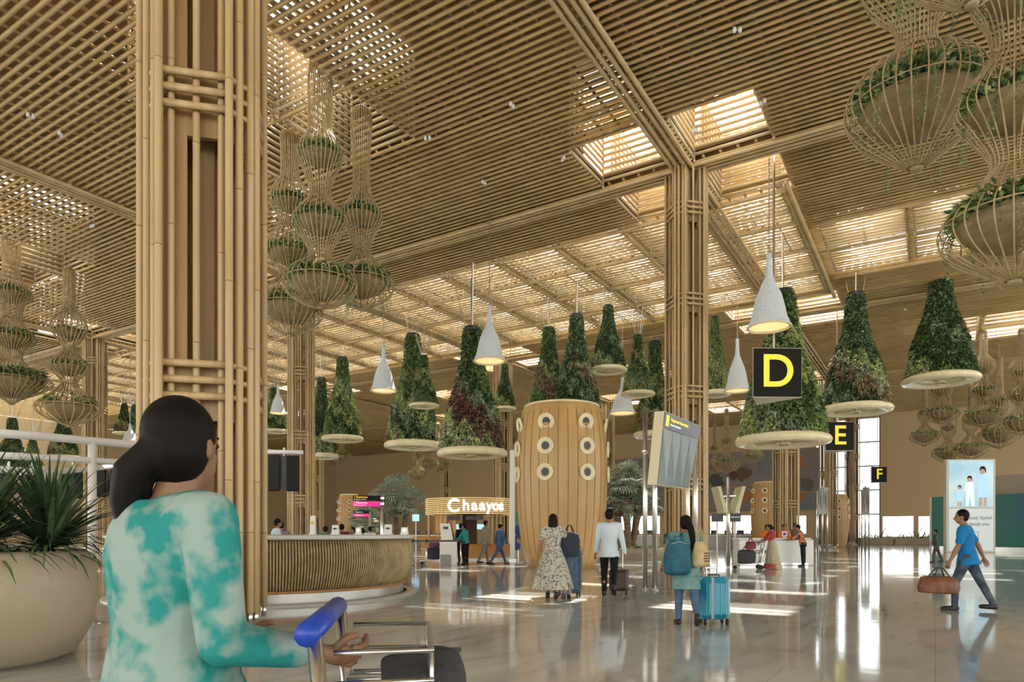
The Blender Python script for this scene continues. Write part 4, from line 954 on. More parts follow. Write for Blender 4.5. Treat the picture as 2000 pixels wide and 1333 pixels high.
# kiosk area
TEA = cloth('teal_shirt', (.03, .30, .30))
person('person in a teal shirt and dark trousers at the self service kiosk', 910, 26.8, 1.66, 70, TEA, BLKT, dict(lean=5, arm_l=(30, 6, 30, 0), arm_r=(30, 6, 30, 0)), 'short', None, None, None, 1.9, .016)
person('person in black standing just behind the one in the teal shirt', 901, 27.4, 1.68, 40, cloth('black_top', (.015, .02, .02)), BLKT, dict(), 'bun', None, None, None, 1.9, .018)
person('man in a beige suit walking right in front of the tea kiosk', 947, 27.6, 1.82, -70, cloth('beige_suit', (.30, .27, .19)), cloth('beige_trousers', (.29, .26, .19)), dict(leg_l=(12, 2, 1), leg_r=(-14, 14, 1), arm_l=(8, 8, 14, 0), hem=-.08, topname='jacket', wide=1.1), 'short', None, None, None, 1.9, .016)
person('man in a blue jacket and jeans striding right past the tea kiosk', 976, 27.4, 1.74, -60, cloth('blue_jacket', (.06, .13, .25)), cloth('blue_jeans', (.06, .12, .20)), dict(leg_l=(24, 2, 1), leg_r=(-28, 10, 1), arm_l=(-10, 8, 20, 0), arm_r=(14, 8, 20, 0), hem=-.06, topname='jacket'), 'short', SKIN_L, mat('brown_shoe', (.12, .05, .02), .4), None, 1.9, .016)
for px, d, H, yaw, m_, lb, hs in ((536, 17.5, 1.66, -60, WSH, 'man in a white shirt at the left end of the curved rattan desk', 'short'),
    (550, 19.0, 1.60, 30, cloth('mauve_top', (.28, .20, .24)), 'person in mauve just behind the man in white at the curved desk', 'short'),
    (636, 18.5, 1.48, 20, TEA, 'person in a turquoise shirt behind the curved desk below the barrel tower', 'short'),
    (652, 20.0, 1.42, -20, WSH, 'person in white behind the curved desk next to the turquoise shirt', 'short'),
    (667, 19.5, 1.55, 10, cloth('maroon_top', (.15, .04, .05)), 'person in a maroon top behind the middle of the curved desk', 'short'),
    (692, 21.0, 1.47, 150, cloth('pale_top', (.35, .30, .28)), 'person with dark hair facing the curved desk under the pink direction sign', 'bun'),
    (711, 22.0, 1.44, 60, cloth('navy_top', (.04, .07, .12)), 'person in navy leaning behind the curved desk, left of the sign pole', 'short'),
    (722, 24.0, 1.52, 0, WSH, 'dark haired person in white right behind the one in navy at the desk', 'short')):
    person(lb, px, d, H, yaw, m_, BLKT, dict(lean=6, arm_l=(15, 8, 40, 0), arm_r=(15, 8, 40, 0)), hs, None, None, None, 1.5, .02)
# ------------------------------------------------------------ curved rattan information desk
desk = thing('information_desk', 'large curved rattan information desk with a pale stone top', 'desk', (-5.05, 14.2, 0), 0)
HT = 1.215; RD = 2.92
def dr(z): q = (z-.22)/(HT-.28); return RD*(.915+.095*sin(min(1, max(0, q))*pi*.62+.35))
rb = MB(); N = 360
for k in range(N):
    a = 2*pi*k/N
    if sin(a) > .75: continue
    rb.tube([(cos(a)*dr(z), sin(a)*dr(z), z) for z in [.24+(HT-.34)*i/7 for i in range(8)]], .019, 4)
o = rb.build('rattan_cladding', M_rattan, desk, True)
q = MB(); q.lathe([(dr(.24)-.03, .24), (dr(.5)-.03, .5), (dr(.8)-.03, .8), (dr(1.1)-.03, HT-.08), (0, HT-.08)], 96); q.build('core_wall', M_bowl, desk, True)
q = MB(); q.lathe([(0, HT-.08), (RD+.04, HT-.08), (RD+.06, HT-.06), (RD+.06, HT-.01), (RD+.04, HT), (0, HT)], 96); q.build('stone_top', mat('pale_stone', (.60, .58, .52), .3), desk, True)
q = MB(); q.lathe([(dr(.24)*1.0, .20), (dr(.24)+.025, .215), (dr(.24)+.025, .245), (dr(.24)-.1, .26)], 96); q.build('wood_trim', M_wood, desk, True)
q = MB(); q.lathe([(RD-.16, 0), (RD-.16, .20)], 96); q.build('toe_kick', mat('toe_kick_steel', (.42, .41, .38), .35, .6), desk, True)
q = MB(); q.lathe([(RD+.1, 0), (RD+.1, .035), (RD-.1, .04)], 96); q.build('plinth', mat('plinth_stone', (.42, .40, .35), .3), desk, True)
# terminals standing on the desk
def terminal(label, px, d, h, w, screen, rz=0.0):
    p = at(px, d); t = thing('check_terminal', label, 'terminal', (p.x, p.y, HT), rz, 'pale terminals on the curved desk')
    q = MB(); q.box((0, 0, .015), (w*1.1, .2, .03)); q.build('foot', M_white, t)
    q = MB(); a = w/2; q.add([(-a, -.05, 0), (a, -.05, 0), (a, .1, 0), (-a, .1, 0), (-a*.86, -.02, h), (a*.86, -.02, h), (a*.86, .06, h), (-a*.86, .06, h)], [(3, 2, 1, 0), (4, 5, 6, 7), (0, 1, 5, 4), (1, 2, 6, 5), (2, 3, 7, 6), (3, 0, 4, 7)]); q.build('housing', M_white, t)
    q = MB(); q.box((0, -.045, h*.62), (w*.4, .02, h*.16)); q.build('slot', screen, t)
M_scr = mat('screen_blue', (.1, .2, .3), .2, emit=((.35, .62, .85), .7)); M_scrw = mat('screen_white', (.6, .6, .6), .2, emit=((.9, .93, .95), .8))
terminal('tall pale terminal with a small yellow notice at the left of the desk top', 611, 15.5, .43, .12, mat('notice_yellow', (.8, .55, .02), .5))
terminal('white terminal in the middle of the desk top with a black slot', 655, 15.6, .22, .16, M_black)
terminal('low pale terminal right of the maroon person on the desk top', 700, 15.8, .16, .12, M_scrw)
terminal('white terminal with a green top edge and black slot on the desk top', 758, 14.6, .22, .17, M_black)
terminal('rightmost pale terminal on the desk top with a white screen', 790, 14.6, .16, .15, M_scrw)
# ------------------------------------------------------------ white pipe frame with hanging screens (left)
pf = thing('pipe_frame', 'white curved pipe frame carrying black screens at left, above the spiky plants', 'frame', at(180, 9.5))
z1, z2, z3 = zat(862, 9.5), zat(900, 9.5), zat(921, 9.5)
def L(px, py, d): p = at(px, d); return Vector((p.x-pf.location.x, p.y-pf.location.y, zat(py, d)))
for pts, r in (([L(-60, 843, 8.2), L(60, 851, 8.8), L(180, 862, 9.5), L(300, 872, 10.4), L(420, 880, 11.6)], .055), ([L(-60, 887, 8.2), L(60, 893, 8.8), L(180, 900, 9.5), L(300, 908, 10.4), L(420, 914, 11.6)], .045),
               ([L(-60, 914, 8.4), L(60, 921, 9.0), L(110, 922, 10), L(180, 916, 12), L(270, 906, 15), L(430, 898, 17)], .045), ([L(-30, 932, 16), L(40, 927, 14), L(100, 922, 10.2)], .04)):
    q = MB(); q.tube(pts, r, 10); q.build('pipe', M_white, pf, True)
q = MB(); q.rod(L(180, 866, 9.5), Vector((L(180, 866, 9.5).x, L(180, 866, 9.5).y, 0)), .055, 12); q.build('post', M_white, pf, True)
q = MB(); q.lathe([(.14, 0), (.14, .02), (.06, .04)], 16, c=(L(180, 866, 9.5).x, L(180, 866, 9.5).y, 0)); q.build('foot_plate', M_steel, pf, True)
for i, (x0, x1, y0, y1, d, lb) in enumerate(((120, 160, 918, 974, 12.6, 'pair of black hanging screens left of the white post, under the pipe'), (190, 235, 916, 972, 13.4, 'black hanging screens between the white post and the foreground woman'), (2, 26, 922, 972, 11.5, 'black hanging screen at the left picture edge behind the plants'), (44, 78, 922, 970, 12.2, 'black hanging screen behind the spiky plant leaves'), (524, 584, 890, 960, 15.5, 'large black back-to-back screens right of the foreground column'))):
    p = at((x0+x1)/2, d); zb, zt = zat(y1, d), zat(y0, d); t = thing('hanging_screen', lb, 'screen', (p.x, p.y, zb), .15, 'black screens on the pipe frame'); w = (x1-x0)/F*d; h = zt-zb
    for s, m_ in ((-.29, M_grey if i == 9 else mat('screen_shell', (.016, .016, .015), .6, spec=.2)), (.29, mat('screen_glass', (.008, .008, .008), .5, spec=.2))):
        q = MB(); q.box((s*w, 0, h/2), (w*.40, .08, h), .3*(-1 if s < 0 else 1), bev=.02); q.build('display_panel', m_, t)
    q = MB(); q.box((0, .05, h*.5), (w*.18, .06, h*.9)); q.build('bracket', M_black, t)
    q = MB(); q.rod((0, .05, h), (0, .05, h+.18), .02, 8); q.build('hanger', M_white, t)
    if i == 4: q = MB(); q.rod((-w*.6, .05, h+.08), (w*.6, .05, h+.08), .05, 8); q.build('pipe', M_white, t, True)
# direction sign with orange letters behind the plants
def board(name, label, px, d, py, w, h, lines, m=None, rz=0.0, cat='sign', post=True):
    p = at(px, d); z = zat(py, d); t = thing(name, label, cat, (p.x, p.y, 0), rz)
    q = MB(); q.box((0, 0, z), (w, .06, h), bev=.01); q.build('board', m or M_sign, t)
    for s, sz, mm, x, dz in lines: text_mesh('lettering', s, sz, .004, mm, t, (x, -.036, z+dz), align='LEFT')
    if post: q = MB(); q.rod((0, .06, 0), (0, .06, z), .04, 8); q.build('post', M_steel, t)
    return t
M_or = mat('amber_letter', (.95, .55, .05), .4, emit=((1, .6, .05), .6)); M_wl = mat('white_letter', (.85, .85, .85), .4, emit=((1, 1, 1), .3)); M_pink = mat('pink_board', (.80, .01, .22), .4, emit=((.9, .02, .3), .25))
board('direction_sign', 'dark direction sign with amber letters behind the spiky plants', 105, 13.0, 968, .62, .30, [('journost ed', .13, M_or, -.28, .06), ('i fdo  two', .10, M_wl, -.28, -.07)])
# ------------------------------------------------------------ planters with spiky plants
def pot(name, label, loc, R, H, m, spikes, cat='plant pot', blade=(.75, 1.1), nblade=240, seed=0, mats=None):
    t = thing(name, label, cat, loc); q = MB()
    q.lathe([(R*.62, 0), (R*.80, H*.06), (R*.95, H*.3), (R*1.0, H*.6), (R*.98, H*.85), (R*.92, H*.97), (R*.88, H), (R*.82, H*.97), (R*.8, H*.9), (0, H*.9)], 48); q.build('pot', m, t, True)
    q = MB(); q.lathe([(R*.81, H*.905), (0, H*.93)], 24); q.build('soil', M_soil, t)
    rnd = random.Random(seed); f = MB()
    for c in spikes:
        for k in range(nblade):
            an = rnd.uniform(0, 2*pi); el = rnd.uniform(-.15, 1.45); ln = rnd.uniform(*blade); w = .018+.012*rnd.random(); o = Vector(c); pts = []
            for i in range(6):
                q_ = i/5; e2 = el - q_*q_*(1.35-el*.5)*.9; pts.append(o.copy()); o = o + Vector((cos(an)*cos(e2), sin(an)*cos(e2), sin(e2)))*ln/5
            s = Vector((-sin(an), cos(an), 0)); vs = []
            for i, p_ in enumerate(pts): ww = w*(1-.9*(i/5)**2); vs += [p_-s*ww, p_+s*ww]
            f.add(vs, [(2*i, 2*i+1, 2*i+3, 2*i+2) for i in range(5)], rnd.choice((0, 0, 1)))
    f.build('foliage', mats or [L_spike, L_dark], t); 
    return t
M_pot = mat('sand_coloured_pot', (.40, .34, .235), .5, noise=((.36, .30, .20), (1.5, 1.5, 1.5), 3, .4, .6))  # base colour darkened to hold the shade on the foreground pot
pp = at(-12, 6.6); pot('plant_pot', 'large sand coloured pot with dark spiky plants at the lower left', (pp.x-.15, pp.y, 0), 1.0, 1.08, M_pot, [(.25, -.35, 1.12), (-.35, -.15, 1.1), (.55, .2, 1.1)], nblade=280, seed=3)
# ------------------------------------------------------------ tea kiosk with round sign
KX = at(917, 33.5); kz = thing('tea_kiosk', 'round wooden tea kiosk with a glowing bamboo ring roof and white lettering', 'kiosk', (KX.x, KX.y, 0))
RK = 2.12; zr0, zr1 = zat(1004, 32), zat(974, 32)
M_glow = mat('lit_bamboo', (.85, .66, .34), .5, emit=((1, .72, .30), .16)); q = MB()
for k in range(9): q.tube([(cos(2*pi*i/64)*(RK+.02*(k % 2)), sin(2*pi*i/64)*RK, zr0+(zr1-zr0)*k/8) for i in range(64)], .028, 5, closed=True)
q.build('ring_roof', M_glow, kz, True)
q = MB(); q.lathe([(RK-.1, zr0), (RK-.1, zr1), (0, zr1)], 48); q.build('canopy', M_bowl, kz, True)
for k, an in enumerate((-2.9, -2.2, -.95, -.1, .9, 2.1)):
    q = MB()
    for s in (-.12, 0, .12): q.rod((cos(an+s)*RK*.95, sin(an+s)*RK*.95, 0), (cos(an+s)*RK*.95, sin(an+s)*RK*.95, zr1), .04, 6)
    q.build('pillar', M_glow if k in (3,) else M_pole, kz, True)
for a0, a1, lb in ((-pi*1.02, -pi*.56, 'counter'), (-pi*.5, -pi*.02, 'counter')):
    q = MB(); q.lathe([(RK*.98, .02), (RK*1.0, 1.0 if a0 < -2 else .72), (RK*.9, 1.02 if a0 < -2 else .74), (RK*.6, 1.02 if a0 < -2 else .74)], 20, a0=a0, a1=a1); q.build('counter', M_wood, kz, True)
q = MB(); q.lathe([(RK*1.03, .0), (RK*1.03, .07), (RK*.98, .09)], 40, a0=-pi, a1=0); q.build('base_board', M_white, kz, True)
q = MB(); q.lathe([(RK*.80, 1.25), (RK*.80, zr0)], 16, a0=-pi*.93, a1=-pi*.60); q.lathe([(RK*.76, 1.25), (RK*.76, zr0)], 16, a0=-pi*.93, a1=-pi*.60); q.build('wood_screen', mat('warm_wood', (.72, .38, .12), .5, noise=((.6, .3, .09), (9, 9, .5), 3, .4, .6)), kz, True)
q = MB(); q.box((0, .3, 1.3), (.7, .4, 2.4)); q.build('back_bar', mat('dark_wood', (.10, .05, .03), .6), kz)
for x, w in ((-.62, .62), (.12, .4), (.55, .4)):
    q = MB(); q.box((x, -1.75, zr0-.2), (w, .05, .2)); q.build('menu_screen', M_dark, kz)
for x in (-.35, .62):
    q = MB(); q.box((x, -1.6, 1.55), (.34, .05, .24)); q.build('screen', M_scr, kz)
for i, (ch, w) in enumerate(zip('Chaayos', (-.16, .42, .80, 1.16, 1.50, 1.84, 2.18))):
    an = -pi/2 - .20 + w*.455; sz = .86 if i == 0 else .70
    text_mesh('lettering', ch, sz, .03, M_wl, kz, (cos(an)*(RK+.12), sin(an)*(RK+.12), (zr0+zr1)/2+(.0 if i else -.03)), (pi/2, 0, an+pi/2), off=.022)
q = MB(); q.rod((-.95, -RK+.25, 1.0), (-.95, -RK+.25, 1.3), .03, 6)
# self service kiosk, cart and stanchions in front
p = at(873, 26.4); sk = thing('self_service_kiosk', 'tall pale grey self service kiosk with a slanted top in front of the tea kiosk', 'kiosk', (p.x, p.y, 0), .1)
q = MB(); q.box((.05, 0, .48), (.66, .5, .96), bev=.02); q.build('cabinet', M_white, sk)
q = MB(); q.box((-.05, -.26, .22), (.42, .02, .42)); q.build('door', mat('panel_grey', (.30, .30, .27), .5), sk)
q = MB(); q.add([(-.22, -.1, .95), (.24, -.1, .95), (.24, .1, .95), (-.22, .1, .95), (-.26, -.16, 1.62), (.12, -.16, 1.62), (.12, 0, 1.62), (-.26, 0, 1.62)], [(3, 2, 1, 0), (4, 5, 6, 7), (0, 1, 5, 4), (1, 2, 6, 5), (2, 3, 7, 6), (3, 0, 4, 7)]); q.build('console', M_white, sk)
q = MB(); q.box((-.05, -.165, 1.45), (.18, .02, .1)); q.build('slot', M_black, sk)
q = MB(); q.tube([(.0, -.05, 1.6), (.05, -.05, 1.74), (.12, -.02, 1.7), (.2, 0, 1.4), (.26, 0, 1.0)], .02, 6); q.build('cable_loop', M_black, sk, True)
p = at(847, 26.6); cart('luggage cart with dark bags parked left of the self service kiosk', (p.x, p.y, 0), radians(100), bar=M_black)
softbag('travel_bag', 'dark navy bag on the cart left of the self service kiosk', 'bag', (p.x, p.y-.05, .24), 0, (.56, .36, .44), mat('navy_bag', (.02, .02, .04), .7))
softbag('travel_bag', 'plum coloured bag on top of the navy bag on the parked cart', 'bag', (p.x+.02, p.y-.05, .70), 0, (.42, .3, .2), mat('plum_bag', (.10, .03, .07), .7), handles=False)
def stanchion(label, px, d, to=None):
    p = at(px, d); t = thing('queue_post', label, 'queue post', (p.x, p.y, 0), 0, 'steel queue posts')
    q = MB(); q.rod((0, 0, .02), (0, 0, .96), .028, 10); q.build('post', M_steel, t, True); q = MB(); q.lathe([(0, 0), (.17, 0), (.17, .015), (.03, .03)], 18); q.build('base', M_steel, t, True)
    q = MB(); q.box((0, 0, .98), (.1, .1, .09), bev=.02); q.build('belt_head', M_black, t)
    if to: b = at(*to); q = MB(); q.add([(0, 0, .94), (b.x-p.x, b.y-p.y, .94), (b.x-p.x, b.y-p.y, 1.0), (0, 0, 1.0), (0, .01, .94), (b.x-p.x, b.y-p.y+.01, .94), (b.x-p.x, b.y-p.y+.01, 1.0), (0, .01, 1.0)], [(0, 1, 2, 3), (7, 6, 5, 4), (0, 4, 5, 1), (3, 2, 6, 7)]); q.build('belt', mat('belt', (.05, .05, .05), .8), t)
stanchion('steel queue post in front of the parked cart', 833, 24.2, (900, 25.0)); stanchion('steel queue post right of the self service kiosk', 900, 25.0)
stanchion('steel queue post behind the right end of the curved desk', 806, 24.8, (833, 24.2))
# ------------------------------------------------------------ information board poles
def steel_pole(label, px, d, pyt, r=.06, collar=None):
    p = at(px, d); t = thing('steel_pole', label, 'pole', (p.x, p.y, 0), 0, 'brushed steel display poles'); h = zat(pyt, d)
    q = MB(); q.rod((0, 0, 0), (0, 0, h), r, 16); q.build('pole', M_steel, t, True); q = MB(); q.lathe([(r, 0), (r*1.5, 0), (r*1.5, .02), (r, .04)], 18); q.build('base_flange', M_steel, t, True)
    q = MB(); q.ell((0, 0, h), (r, r, .02), 12, 5); q.build('end_cap', M_chrome, t, True)
    if collar: z = zat(collar, d); q = MB(); q.lathe([(r, z-.06), (r*1.5, z-.05), (r*1.5, z+.05), (r, z+.06)], 18); q.build('collar', M_chrome, t, True)
steel_pole('brushed steel pole with a collar, left one in front of the departure board', 1260, 15.0, 805, .052, 882)
steel_pole('brushed steel pole right beside the departure board', 1279, 14.9, 803, .055)
steel_pole('thin steel pole behind the departure board, left', 1343.5, 17.5, 830, .05)
steel_pole('steel pole behind the departure board, right', 1359, 17.2, 822, .058)
M_slate = mat('slate_display', (.10, .17, .19), .22, noise=((.13, .20, .22), (1, 1, 1), 2, .4, .6)); M_head = mat('display_header', (.09, .12, .15), .3)
db = thing('departure_board', 'tilted slate grey departure information board with four blank screens', 'display board', (at(1320, 15.0).x, 15.0, 0))
def Pb(px, py, d): return at(px, d, zat(py, d)) - db.location
Q = [Pb(1297, 803, 14.6), Pb(1369, 833, 16.3), Pb(1345, 956, 16.0), Pb(1283, 947, 14.4)]; nb = (Q[1]-Q[0]).cross(Q[3]-Q[0]).normalized()
if nb.y < 0: nb = -nb
def quad(u, v): return Q[0]*(1-u)*(1-v)+Q[1]*u*(1-v)+Q[2]*u*v+Q[3]*(1-u)*v
def slab(u0, u1, v0, v1, th, off): 
    a = [quad(u0, v0)-nb*off, quad(u1, v0)-nb*off, quad(u1, v1)-nb*off, quad(u0, v1)-nb*off]; b_ = [p+nb*th for p in a]; m = MB(); m.add(a+b_, [(0, 3, 2, 1), (4, 5, 6, 7), (0, 1, 5, 4), (1, 2, 6, 5), (2, 3, 7, 6), (3, 0, 4, 7)]); return m
slab(0, 1, 0, 1, .22, 0).build('frame', mat('board_frame', (.70, .62, .42), .4), db)
slab(.012, .988, .008, .225, .01, .012).build('header', M_head, db)
for k in range(4): slab(.012+k*.245, .012+k*.245+.238, .235, .992, .01, .014).build('screen', M_slate, db)
ex = (quad(.99, .1)-quad(.01, .1)).normalized(); ez = (quad(.1, .01)-quad(.1, .2)).normalized(); ez = (ez-ex*ez.dot(ex)).normalized(); ey = ez.cross(ex)
def btext(s, size, m, u, v):
    o = text_mesh('lettering', s, size, .003, m, db, (0, 0, 0), align='LEFT'); o.rotation_euler = Matrix((ex, ez, -ey if (-ey).dot(nb) < 0 else ey)).transposed().to_euler(); o.location = quad(u, v)-nb*.02
btext('Departure information', .105, M_or, .17, .085); btext('Departure information', .062, M_wl, .17, .155); slab(.06, .13, .04, .19, .004, .016).build('pictogram', M_or, db)
for k, (x, y) in enumerate(((1279, 14.9), (1343.5, 17.5))):
    q = MB(); a = at(x, y)-db.location; q.rod((a.x, a.y, zat(850, y)), quad(.1 if k == 0 else .8, .4)+nb*.1, .03, 8); q.build('bracket', M_steel, db)
# Y shaped double board
p = at(1422, 30.0); yb = thing('double_display', 'grey post carrying two slanted display panels in a V, left of the help counter', 'display', (p.x, p.y, 0))
q = MB(); q.rod((0, 0, 0), (0, 0, zat(933, 30)), .085, 16); q.build('post', M_steel, yb, True); M_vp = mat('display_back', (.62, .58, .38), .4)
for s in (-1, 1):
    z0, z1 = zat(1003, 30), zat(952, 30); q = MB(); x0, x1 = s*.14, s*.47
    q.add([(x0, -.5, z0), (x0+s*.17, -.5, z0), (x1+s*.14, -.5, z1), (x1, -.5, z1), (x0, .5, z0), (x0+s*.17, .5, z0), (x1+s*.14, .5, z1), (x1, .5, z1)], [(0, 1, 2, 3), (7, 6, 5, 4), (0, 4, 5, 1), (1, 5, 6, 2), (2, 6, 7, 3), (3, 7, 4, 0)]); q.build('display_panel', M_vp, yb)
q = MB(); q.rod((-.36, 0, zat(970, 30)), (.36, 0, zat(970, 30)), .03, 6); q.build('crossbar', M_steel, yb)
# distant posts by the window
for px, d, lb in ((1606, 40, 'grey slanted display on posts left of the letter E sign'), (1690, 52, 'grey display on slim posts in front of the tall window')):
    p = at(px, d); t = thing('double_display', lb, 'display', (p.x, p.y, 0))
    for s in (-.28, 0, .28): q = MB(); q.rod((s, 0, 0), (s, 0, zat(950, d)-abs(s)), .06, 10); q.build('post', M_steel, t, True)
    z0, z1 = zat(1005, d), zat(952, d); q = MB(); q.add([(-.3, -.1, z0), (.2, -.1, z0), (.5, .3, z1), (0, .3, z1), (-.3, 0, z0), (.2, 0, z0), (.5, .4, z1), (0, .4, z1)], [(0, 1, 2, 3), (7, 6, 5, 4), (0, 4, 5, 1), (1, 5, 6, 2), (2, 6, 7, 3), (3, 7, 4, 0)]); q.build('display_panel', mat('grey_display', (.35, .38, .38), .4), t)
# ------------------------------------------------------------ pink and black direction signs
p = at(746, 21.0); ds = thing('direction_sign', 'direction sign of black and pink boards on a steel post above the curved desk', 'sign', (p.x, p.y, 0), .12); zt = zat(966, 21)
q = MB(); q.rod((0, 0, 0), (0, 0, zt), .05, 10); q.build('post', M_steel, ds, True)
for s, m_, zc in (('E', M_sign, zat(974, 21)), ('P', M_pink, zat(985, 21))):
    q = MB(); q.box((-.45, -.02, zc), (.84, .08, .155), bev=.005); o = q.build('board', m_, ds)
    text_mesh('lettering', '< Departures', .075, .004, M_or if s == 'E' else M_wl, o, (-.84, -.065, zc+.03), align='LEFT'); text_mesh('lettering', 'Check-in counters', .05, .004, M_wl, o, (-.84, -.065, zc-.04), align='LEFT')
for k in (0, 1): q = MB(); q.lathe([(.075, zat(974, 21)-k*.17-.03), (.075, zat(974, 21)-k*.17+.03)], 12); q.build('clamp', M_chrome, ds)
p = at(722, 30.0); ds = thing('direction_sign', 'smaller pink and black direction sign below and behind the larger one', 'sign', (p.x, p.y, 0), .12); zt = zat(1000, 30)
q = MB(); q.rod((0, 0, 0), (0, 0, zt), .05, 10); q.build('post', M_steel, ds, True)
for m_, zc in ((M_sign, zat(1001, 30)), (M_pink, zat(1007, 30))): q = MB(); q.box((-.36, -.02, zc), (.68, .08, .12)); o = q.build('board', m_, ds); text_mesh('lettering', '< Departures', .07, .004, M_wl, o, (-.66, -.065, zc), align='LEFT')
# ------------------------------------------------------------ help counter
p = at(1520, 26.6); hc = thing('help_counter', 'white help counter with the word care, behind the woman in the sari', 'counter', (p.x, p.y, 0)); M_hc = mat('counter_white', (.78, .80, .76), .25)
q = MB(); q.box((-.35, 0, .5), (2.6, .7, 1.0), bev=.03); q.build('body', M_hc, hc); q = MB(); q.box((-.3, -.02, 1.03), (2.8, .8, .06), bev=.01); q.build('worktop', M_white, hc)
q = MB(); q.box((.98, .1, .5), (.5, .9, 1.0), bev=.03); q.build('end_unit', M_hc, hc); text_mesh('lettering', 'care', .30, .01, mat('counter_letter', (.08, .09, .1), .5), hc, (-1.05, -.37, .55), align='LEFT')
q = MB(); q.box((-.3, -.34, .06), (2.62, .05, .1)); q.build('kick_board', M_steel, hc)
for k, (x, w, h, m_, lb) in enumerate(((1530, .2, .26, M_scrw, 'white monitor with a small blue screen on the help counter'), (1554, .14, .12, M_black, 'small dark monitor on the right half of the help counter'))):
    p2 = at(x, 26.5); t = thing('monitor', lb, 'monitor', (p2.x, p2.y-.1, 1.06)); q = MB(); q.box((0, 0, h*.6), (w, .04, h*.8), bev=.01); q.build('case', M_white, t); q = MB(); q.box((0, -.022, h*.6), (w*.5, .01, h*.35)); q.build('screen', M_blue if k == 0 else M_black, t); q = MB(); q.box((0, 0, .02), (w*.6, .1, .04)); q.build('stand', M_white, t)
# check-in desks beyond
M_ci = mat('desk_grey', (.45, .45, .42), .4)
for k, (px, d, w, lb) in enumerate(((1425, 58, 3.6, 'pale check-in desks between the tall column and the help counter'), (1462, 56, 2.4, 'check-in desk with a monitor above it, left of the barrel tower behind the column'), (1245, 55, 3.4, 'check-in desks seen behind the palm trees'), (1210, 58, 2.4, 'small check-in desk left of the palm trunks'), (815, 60, 5.5, 'brown shop counter at left behind the tea kiosk'))):
    p = at(px, d); t = thing('check_in_desk', lb, 'desk', (p.x, p.y, 0), radians(-8), 'check-in desks along the far wall')
    q = MB(); q.box((0, 0, .5), (w, .8, 1.0), bev=.03); q.build('body', M_ci if k < 4 else M_wood, t); q = MB(); q.box((0, 0, 1.04), (w*1.03, .9, .07)); q.build('worktop', M_white, t)
    for i in range(int(w/1.1)):
        q = MB(); x = -w/2+.5+i*1.1; q.box((x, -.1, 1.32), (.5, .05, .34), bev=.01); o = q.build('monitor', M_dark, t); q = MB(); q.rod((x, -.1, 1.06), (x, -.1, 1.2), .03, 6); q.build('stand', M_steel, o)
for px, py, d, w, h, m_, lb in ((1401, 1012, 44, .75, .52, M_dark, 'black overhead screen left of the V shaped display'), (1436, 1012, 44, .70, .52, M_dark, 'black overhead screen with pale text right of the V shaped display'), (1435, 998, 50, .7, .35, M_scr, 'pale blue overhead screen above the black one near the V shaped display'), (1226, 1013, 44, .6, .35, M_scr, 'blue overhead screen between the palm trunks'), (812, 1012, 50, .5, .5, M_scr, 'pale blue screen left of the tea kiosk'), (868, 1050, 60, .01, .01, M_dark, '')):
    if not lb: continue
    p = at(px, d); z = zat(py, d); t = thing('overhead_screen', lb, 'screen', (p.x, p.y, 0)); q = MB(); q.box((0, 0, z), (w, .08, h), bev=.01); q.build('panel', m_, t); q = MB(); q.rod((0, .05, 0), (0, .05, z), .05, 8); q.build('post', M_white, t)
    if 'pale text' in lb: text_mesh('lettering', 'Departures', .12, .005, M_wl, t, (0, -.05, z+.05))
# ------------------------------------------------------------ fashion poster, teal shop front, glass rail
d = 44.0; p = at(1893, d); H_ = zat(898, d); w_ = 92/F*d; ps = thing('poster_totem', 'tall light box poster with three people in pale blue clothes', 'poster', (p.x, p.y, 0), radians(-4))
q = MB(); q.box((0, 0, H_/2), (w_, .35, H_), bev=.02); q.build('case', mat('totem_case', (.60, .57, .48), .4), ps)
def sky_grad():
    m = mat('poster_picture', (.42, .70, .86), .3); n = m.node_tree; pr = n.nodes['Principled BSDF']; t_ = n.nodes.new('ShaderNodeTexCoord'); ns = n.nodes.new('ShaderNodeTexNoise'); ns.inputs['Scale'].default_value = .5; r = n.nodes.new('ShaderNodeValToRGB')
    r.color_ramp.elements[0].position = .35; r.color_ramp.elements[0].color = (.30, .62, .84, 1); r.color_ramp.elements[1].position = .65; r.color_ramp.elements[1].color = (.62, .82, .90, 1)
    n.links.new(t_.outputs['Object'], ns.inputs[0]); n.links.new(ns.outputs[0], r.inputs[0]); n.links.new(r.outputs[0], pr.inputs['Base Color']); n.links.new(r.outputs[0], pr.inputs['Emission Color']); pr.inputs['Emission Strength'].default_value = .12; return m
zm = H_*.475; q = MB(); q.box((0, -.185, (zm+H_)/2), (w_*.90, .02, H_-zm-.15)); q.build('picture', sky_grad(), ps)
q = MB(); q.box((0, -.185, zm/2+.05), (w_*.90, .02, zm-.15)); q.build('text_panel', mat('poster_white', (.62, .68, .68), .3, emit=((.8, .88, .9), .1)), ps)
text_mesh('lettering', 'Effortlessly Stylish', .30, .004, mat('poster_letter', (.05, .12, .18), .5), ps, (.20, -.20, zm-.62), shear=.3); text_mesh('lettering', 'Effortlessly you', .30, .004, bpy.data.materials['poster_letter'], ps, (.18, -.20, zm-1.02), shear=.3)
q = MB()
for x in (-.1, .45): q.rod((x, -.20, zm-1.5), (x, -.20, zm-2.3), .012, 4)
q.rod((-.1, -.20, zm-1.5), (.45, -.20, zm-1.5), .012, 4); q.rod((-.1, -.20, zm-2.3), (.45, -.20, zm-2.3), .012, 4); q.build('logo_frame', M_dark, ps)
text_mesh('lettering', 'an', .26, .004, bpy.data.materials['poster_letter'], ps, (.18, -.20, zm-1.85))
